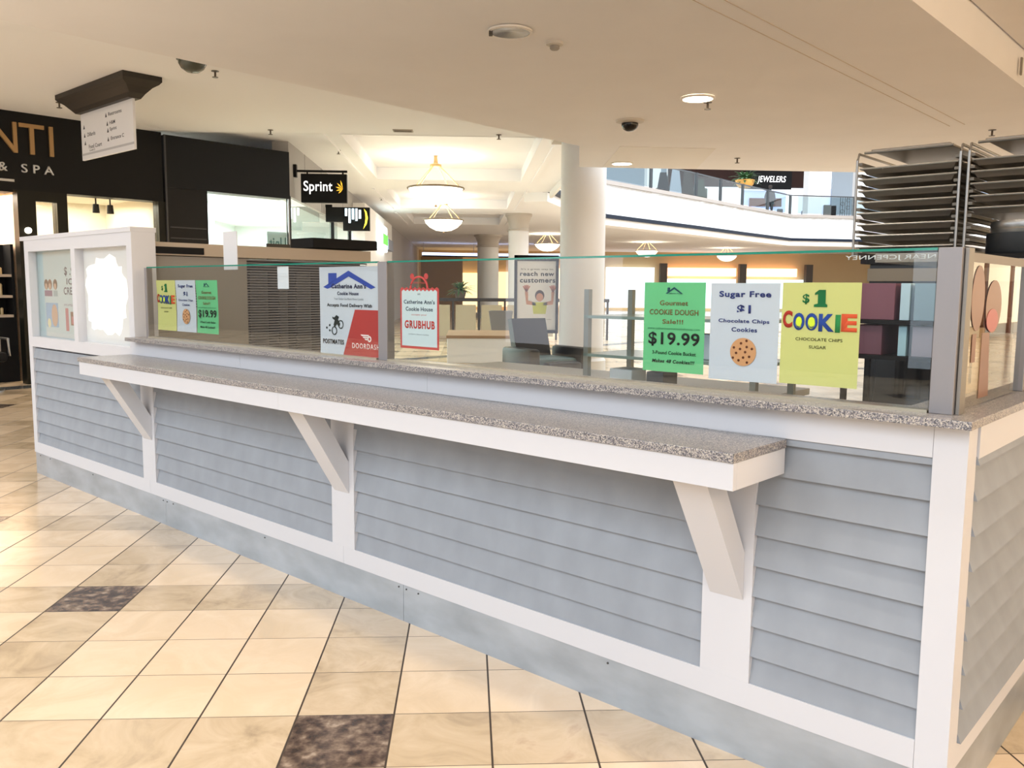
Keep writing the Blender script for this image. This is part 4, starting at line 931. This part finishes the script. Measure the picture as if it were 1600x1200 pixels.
# ------------------------------------------------------------------ mall floor beyond the kiosk
Mwa = mat('far_wall_tan', 'd9bd92', .8)
struct('wall_far', B().box(-40, 44, 62, 62.3, 0, 4.2), Mwa)
struct('wall_right_far', B().box(40, 40.3, 31, 62, 0, 4.2), Mwa)
struct('trim_12', B().box(-3.1, -.3, 58, 58.2, 0, 3.6), mat('brown_front', '9b7a52', .7), label='brown shopfront panel down the hall')
b = B()
for k in range(14):
    a = -.6 + 1.2 * k / 13
fo = thing('far_shopfront', 'row of lit shopfront openings across the far side of the mall', 'shopfront', (0, 61.8, 0))
for k, (x0, x1, z0, z1, c, e) in enumerate(((5.5, 9.0, .2, 3.0, 'e9c7a8', .9), (10, 13.5, .2, 3.1, 'dfe9f2', .8), (14.5, 19.5, 2.5, 3.1, 'f0b890', 1.6), (20, 24, 2.5, 3.1, 'f0b890', 1.6), (14.5, 19.5, .2, 2.3, 'd8ecf4', .9), (20, 24.5, .2, 2.3, 'c8e2ee', .8), (-2, 1.0, .2, 2.6, 'f6d9a0', .8), (2, 4.5, .2, 2.7, 'f0cfa0', .7))):
    box(x0, x1, -.2, 0, z0, z1).build('lit_window', mat(f'far_window{k}', c, emit=c, es=e), fo)
for x in (9.3, 13.9, 19.7, 24.6): box(x, x + .5, -.4, 0, 0, 3.4).build('dark_pier', mat('dark_pier', '4a4640', .6), fo)
cv = tag(strip([(-2.6 + k * 1.0, 52.5 - .05 * (k - 4) ** 2) for k in range(10)], 3.45, 3.62, .3).build('curved_soffit', mat('blue_light_band', 'c6d4f4', emit='bccdf6', es=1.0)), 'thin curved bluish light band far down the hall', 'light band')
strip([(-2.6 + k * 1.0, 52.4 - .05 * (k - 4) ** 2) for k in range(10)], 3.38, 3.45, .3).build('curved_edge', mat('navy_line', '1c2f4c'), cv)
for k in (0, 3, 6, 9): B().tube([(-2.6 + k, 52.65 - .05 * (k - 4) ** 2, 3.6), (-2.6 + k, 52.65 - .05 * (k - 4) ** 2, 4.2)], .02, 6).build('hanging_rod', M_steel, cv)
# pale atrium floor seen brighter is plain floor; opening rail across the hall
rr_ = thing('hall_railing', 'dark topped railing with grey panels across the hall by the potted fern', 'railing', (0, 25.2, 0))
box(-1.2, 4.2, -.06, .06, 1.12, 1.22, .01).build('top_rail', mat('rail_dark', '2e2a2a', .4), rr_)
for k in range(8): box(-1.2 + k * .76, -1.14 + k * .76, -.03, .03, 0, 1.12).build('baluster', mat('rail_dark', '2e2a2a'), rr_)
for k in range(7): box(-1.1 + k * .76, -.50 + k * .76, -.01, .01, .1, 1.02).build('panel', mat('rail_panel', 'a99a80', .6), rr_)
pf = thing('potted_fern', 'leafy potted fern standing on the hall railing', 'plant', (-.2, 25.2, 1.22))
B().lathe([(0, 0), (.13, 0), (.19, .22), (.16, .22), (0, .2)], 20).build('pot', mat('pot_dark', '4a4038', .6), pf, True); leaves(70, .55, .5, Mlf, pf, .2, 5, .035)
dup(pf, (2.0, 25.2, 1.22), 1, 'smaller green plant on the railing just left of the standing poster')
pl = thing('tapered_planter', 'large grey tapered planter left of the standing advertisement', 'planter', (.88, 22.5, 0))
b = B(); b.loops([[Vector((-s_, -s_, zz)), Vector((s_, -s_, zz)), Vector((s_, s_, zz)), Vector((-s_, s_, zz))] for s_, zz in ((.20, 0.12), (.20, .14), (.31, .92), (.27, .92), (.26, .86))]); b.build('pot', mat('planter_grey', '6e6a68', .6), pl)
box(-.18, .18, -.18, .18, 0, .12).build('foot', mat('planter_foot', '3a3836', .6), pl)
wb = thing('low_planter_wall', 'low white wall with a brown top strip on the mall floor behind the kiosk', 'planter', (-.3, 17.2, 0))
box(-.1, 1.6, 0, 2.2, 0, .50, .01).build('white_wall', M_wallw, wb); box(-.12, 1.62, -.02, 2.22, .50, .56, .01).build('top_strip', mat('brown_strip', '9a7a58', .5), wb)
# advertising stand
ad = thing('advert_stand', 'black framed upright advertisement of a child raising both hands', 'poster stand', (1.25, 15.5, 0))
px = .40
b = B(); b.box(-px, -px + .05, -.04, .04, .7, 2.1); b.box(px - .05, px, -.04, .04, .7, 2.1); b.box(-px, px, -.04, .04, 2.0, 2.1); b.box(-px, px, -.04, .04, .7, .76); b.build('frame', M_blackm, ad)
box(-px + .05, px - .05, -.02, .02, .76, 2.0).build('poster_sheet', mat('advert_paper', 'f4f4f2', .5), ad)
for x in (-.16, .10): box(x, x + .05, -.03, .03, 0, .7).build('leg', M_blackm, ad)
box(-.35, .35, -.2, .2, 0, .03).build('foot', M_blackm, ad)
text("It's a great way to", -.28, .30, 1.83, 1.87, ink('4a4a4a'), ad, -.021); text('reach new', -.30, .32, 1.73, 1.81, blk, ad, -.021, bold=.03); text('customers', -.30, .34, 1.61, 1.69, blk, ad, -.021, bold=.03)
disc(.06, 1.38, .085, ink('4a342a'), ad, 'child_hair', -.021, 20, .10); disc(.06, 1.35, .065, ink('d9a080'), ad, 'child_face', -.022, 18, .075)
flat([(-.05, 1.05), (.17, 1.05), (.20, 1.26), (-.08, 1.26)], ink('d8e05a'), ad, 'child_shirt', -.021)
for s_ in (-1, 1):
    cx_ = .06 + s_ * .24
    flat([(.06 + s_ * .08, 1.25), (.06 + s_ * .06, 1.20), (cx_ - s_ * .0, 1.22), (cx_ + s_ * .03, 1.45), (cx_ - s_ * .03, 1.45), (cx_ - s_ * .03, 1.29)], ink('d9a080'), ad, 'child_arm', -.021)
    for k in range(5):
        a = PI / 2 + s_ * (-.55 + .28 * k) * -1; flat([(cx_ - .012, 1.44), (cx_ + .012, 1.44), (cx_ + .012 + .11 * math.cos(a), 1.44 + .13 * math.sin(a)), (cx_ - .012 + .11 * math.cos(a), 1.44 + .13 * math.sin(a))], ink('d08a70'), ad, 'child_hand', -.0215)
text('Call us about mall media today', -.25, .28, .94, .96, ink('7a7a7a'), ad, -.021); text('Media', -.30, -.10, .82, .86, ink('7a4a3a'), ad, -.021)
# massage lounge chair
lc = thing('lounge_chair', 'dark padded lounge chair on the mall floor behind the kiosk glass', 'chair', (1.25, 13.6, 0), .5)
Mlc = mat('dark_leather', '20242a', .35); Mlb = mat('pale_leather', '54727c', .4)
box(-.4, .4, -.35, .40, .12, .42, .06).build('seat', Mlb, lc, True)
for s_ in (-1, 1): box(s_ * .48 - .1, s_ * .48 + .1, -.45, .4, .08, .58, .05).build('armrest', Mlc, lc, True)
B().prism([(.30, .35), (.45, .35), (.62, 1.0), (.50, 1.02)], -.33, .33, 'x').build('backrest', Mlc, lc); box(-.3, .3, -.6, -.36, .08, .38, .05).build('footrest', Mlc, lc, True)
for x in (-.4, .4): box(x - .04, x + .04, .3, .38, 0, .1).build('foot', Mlc, lc)
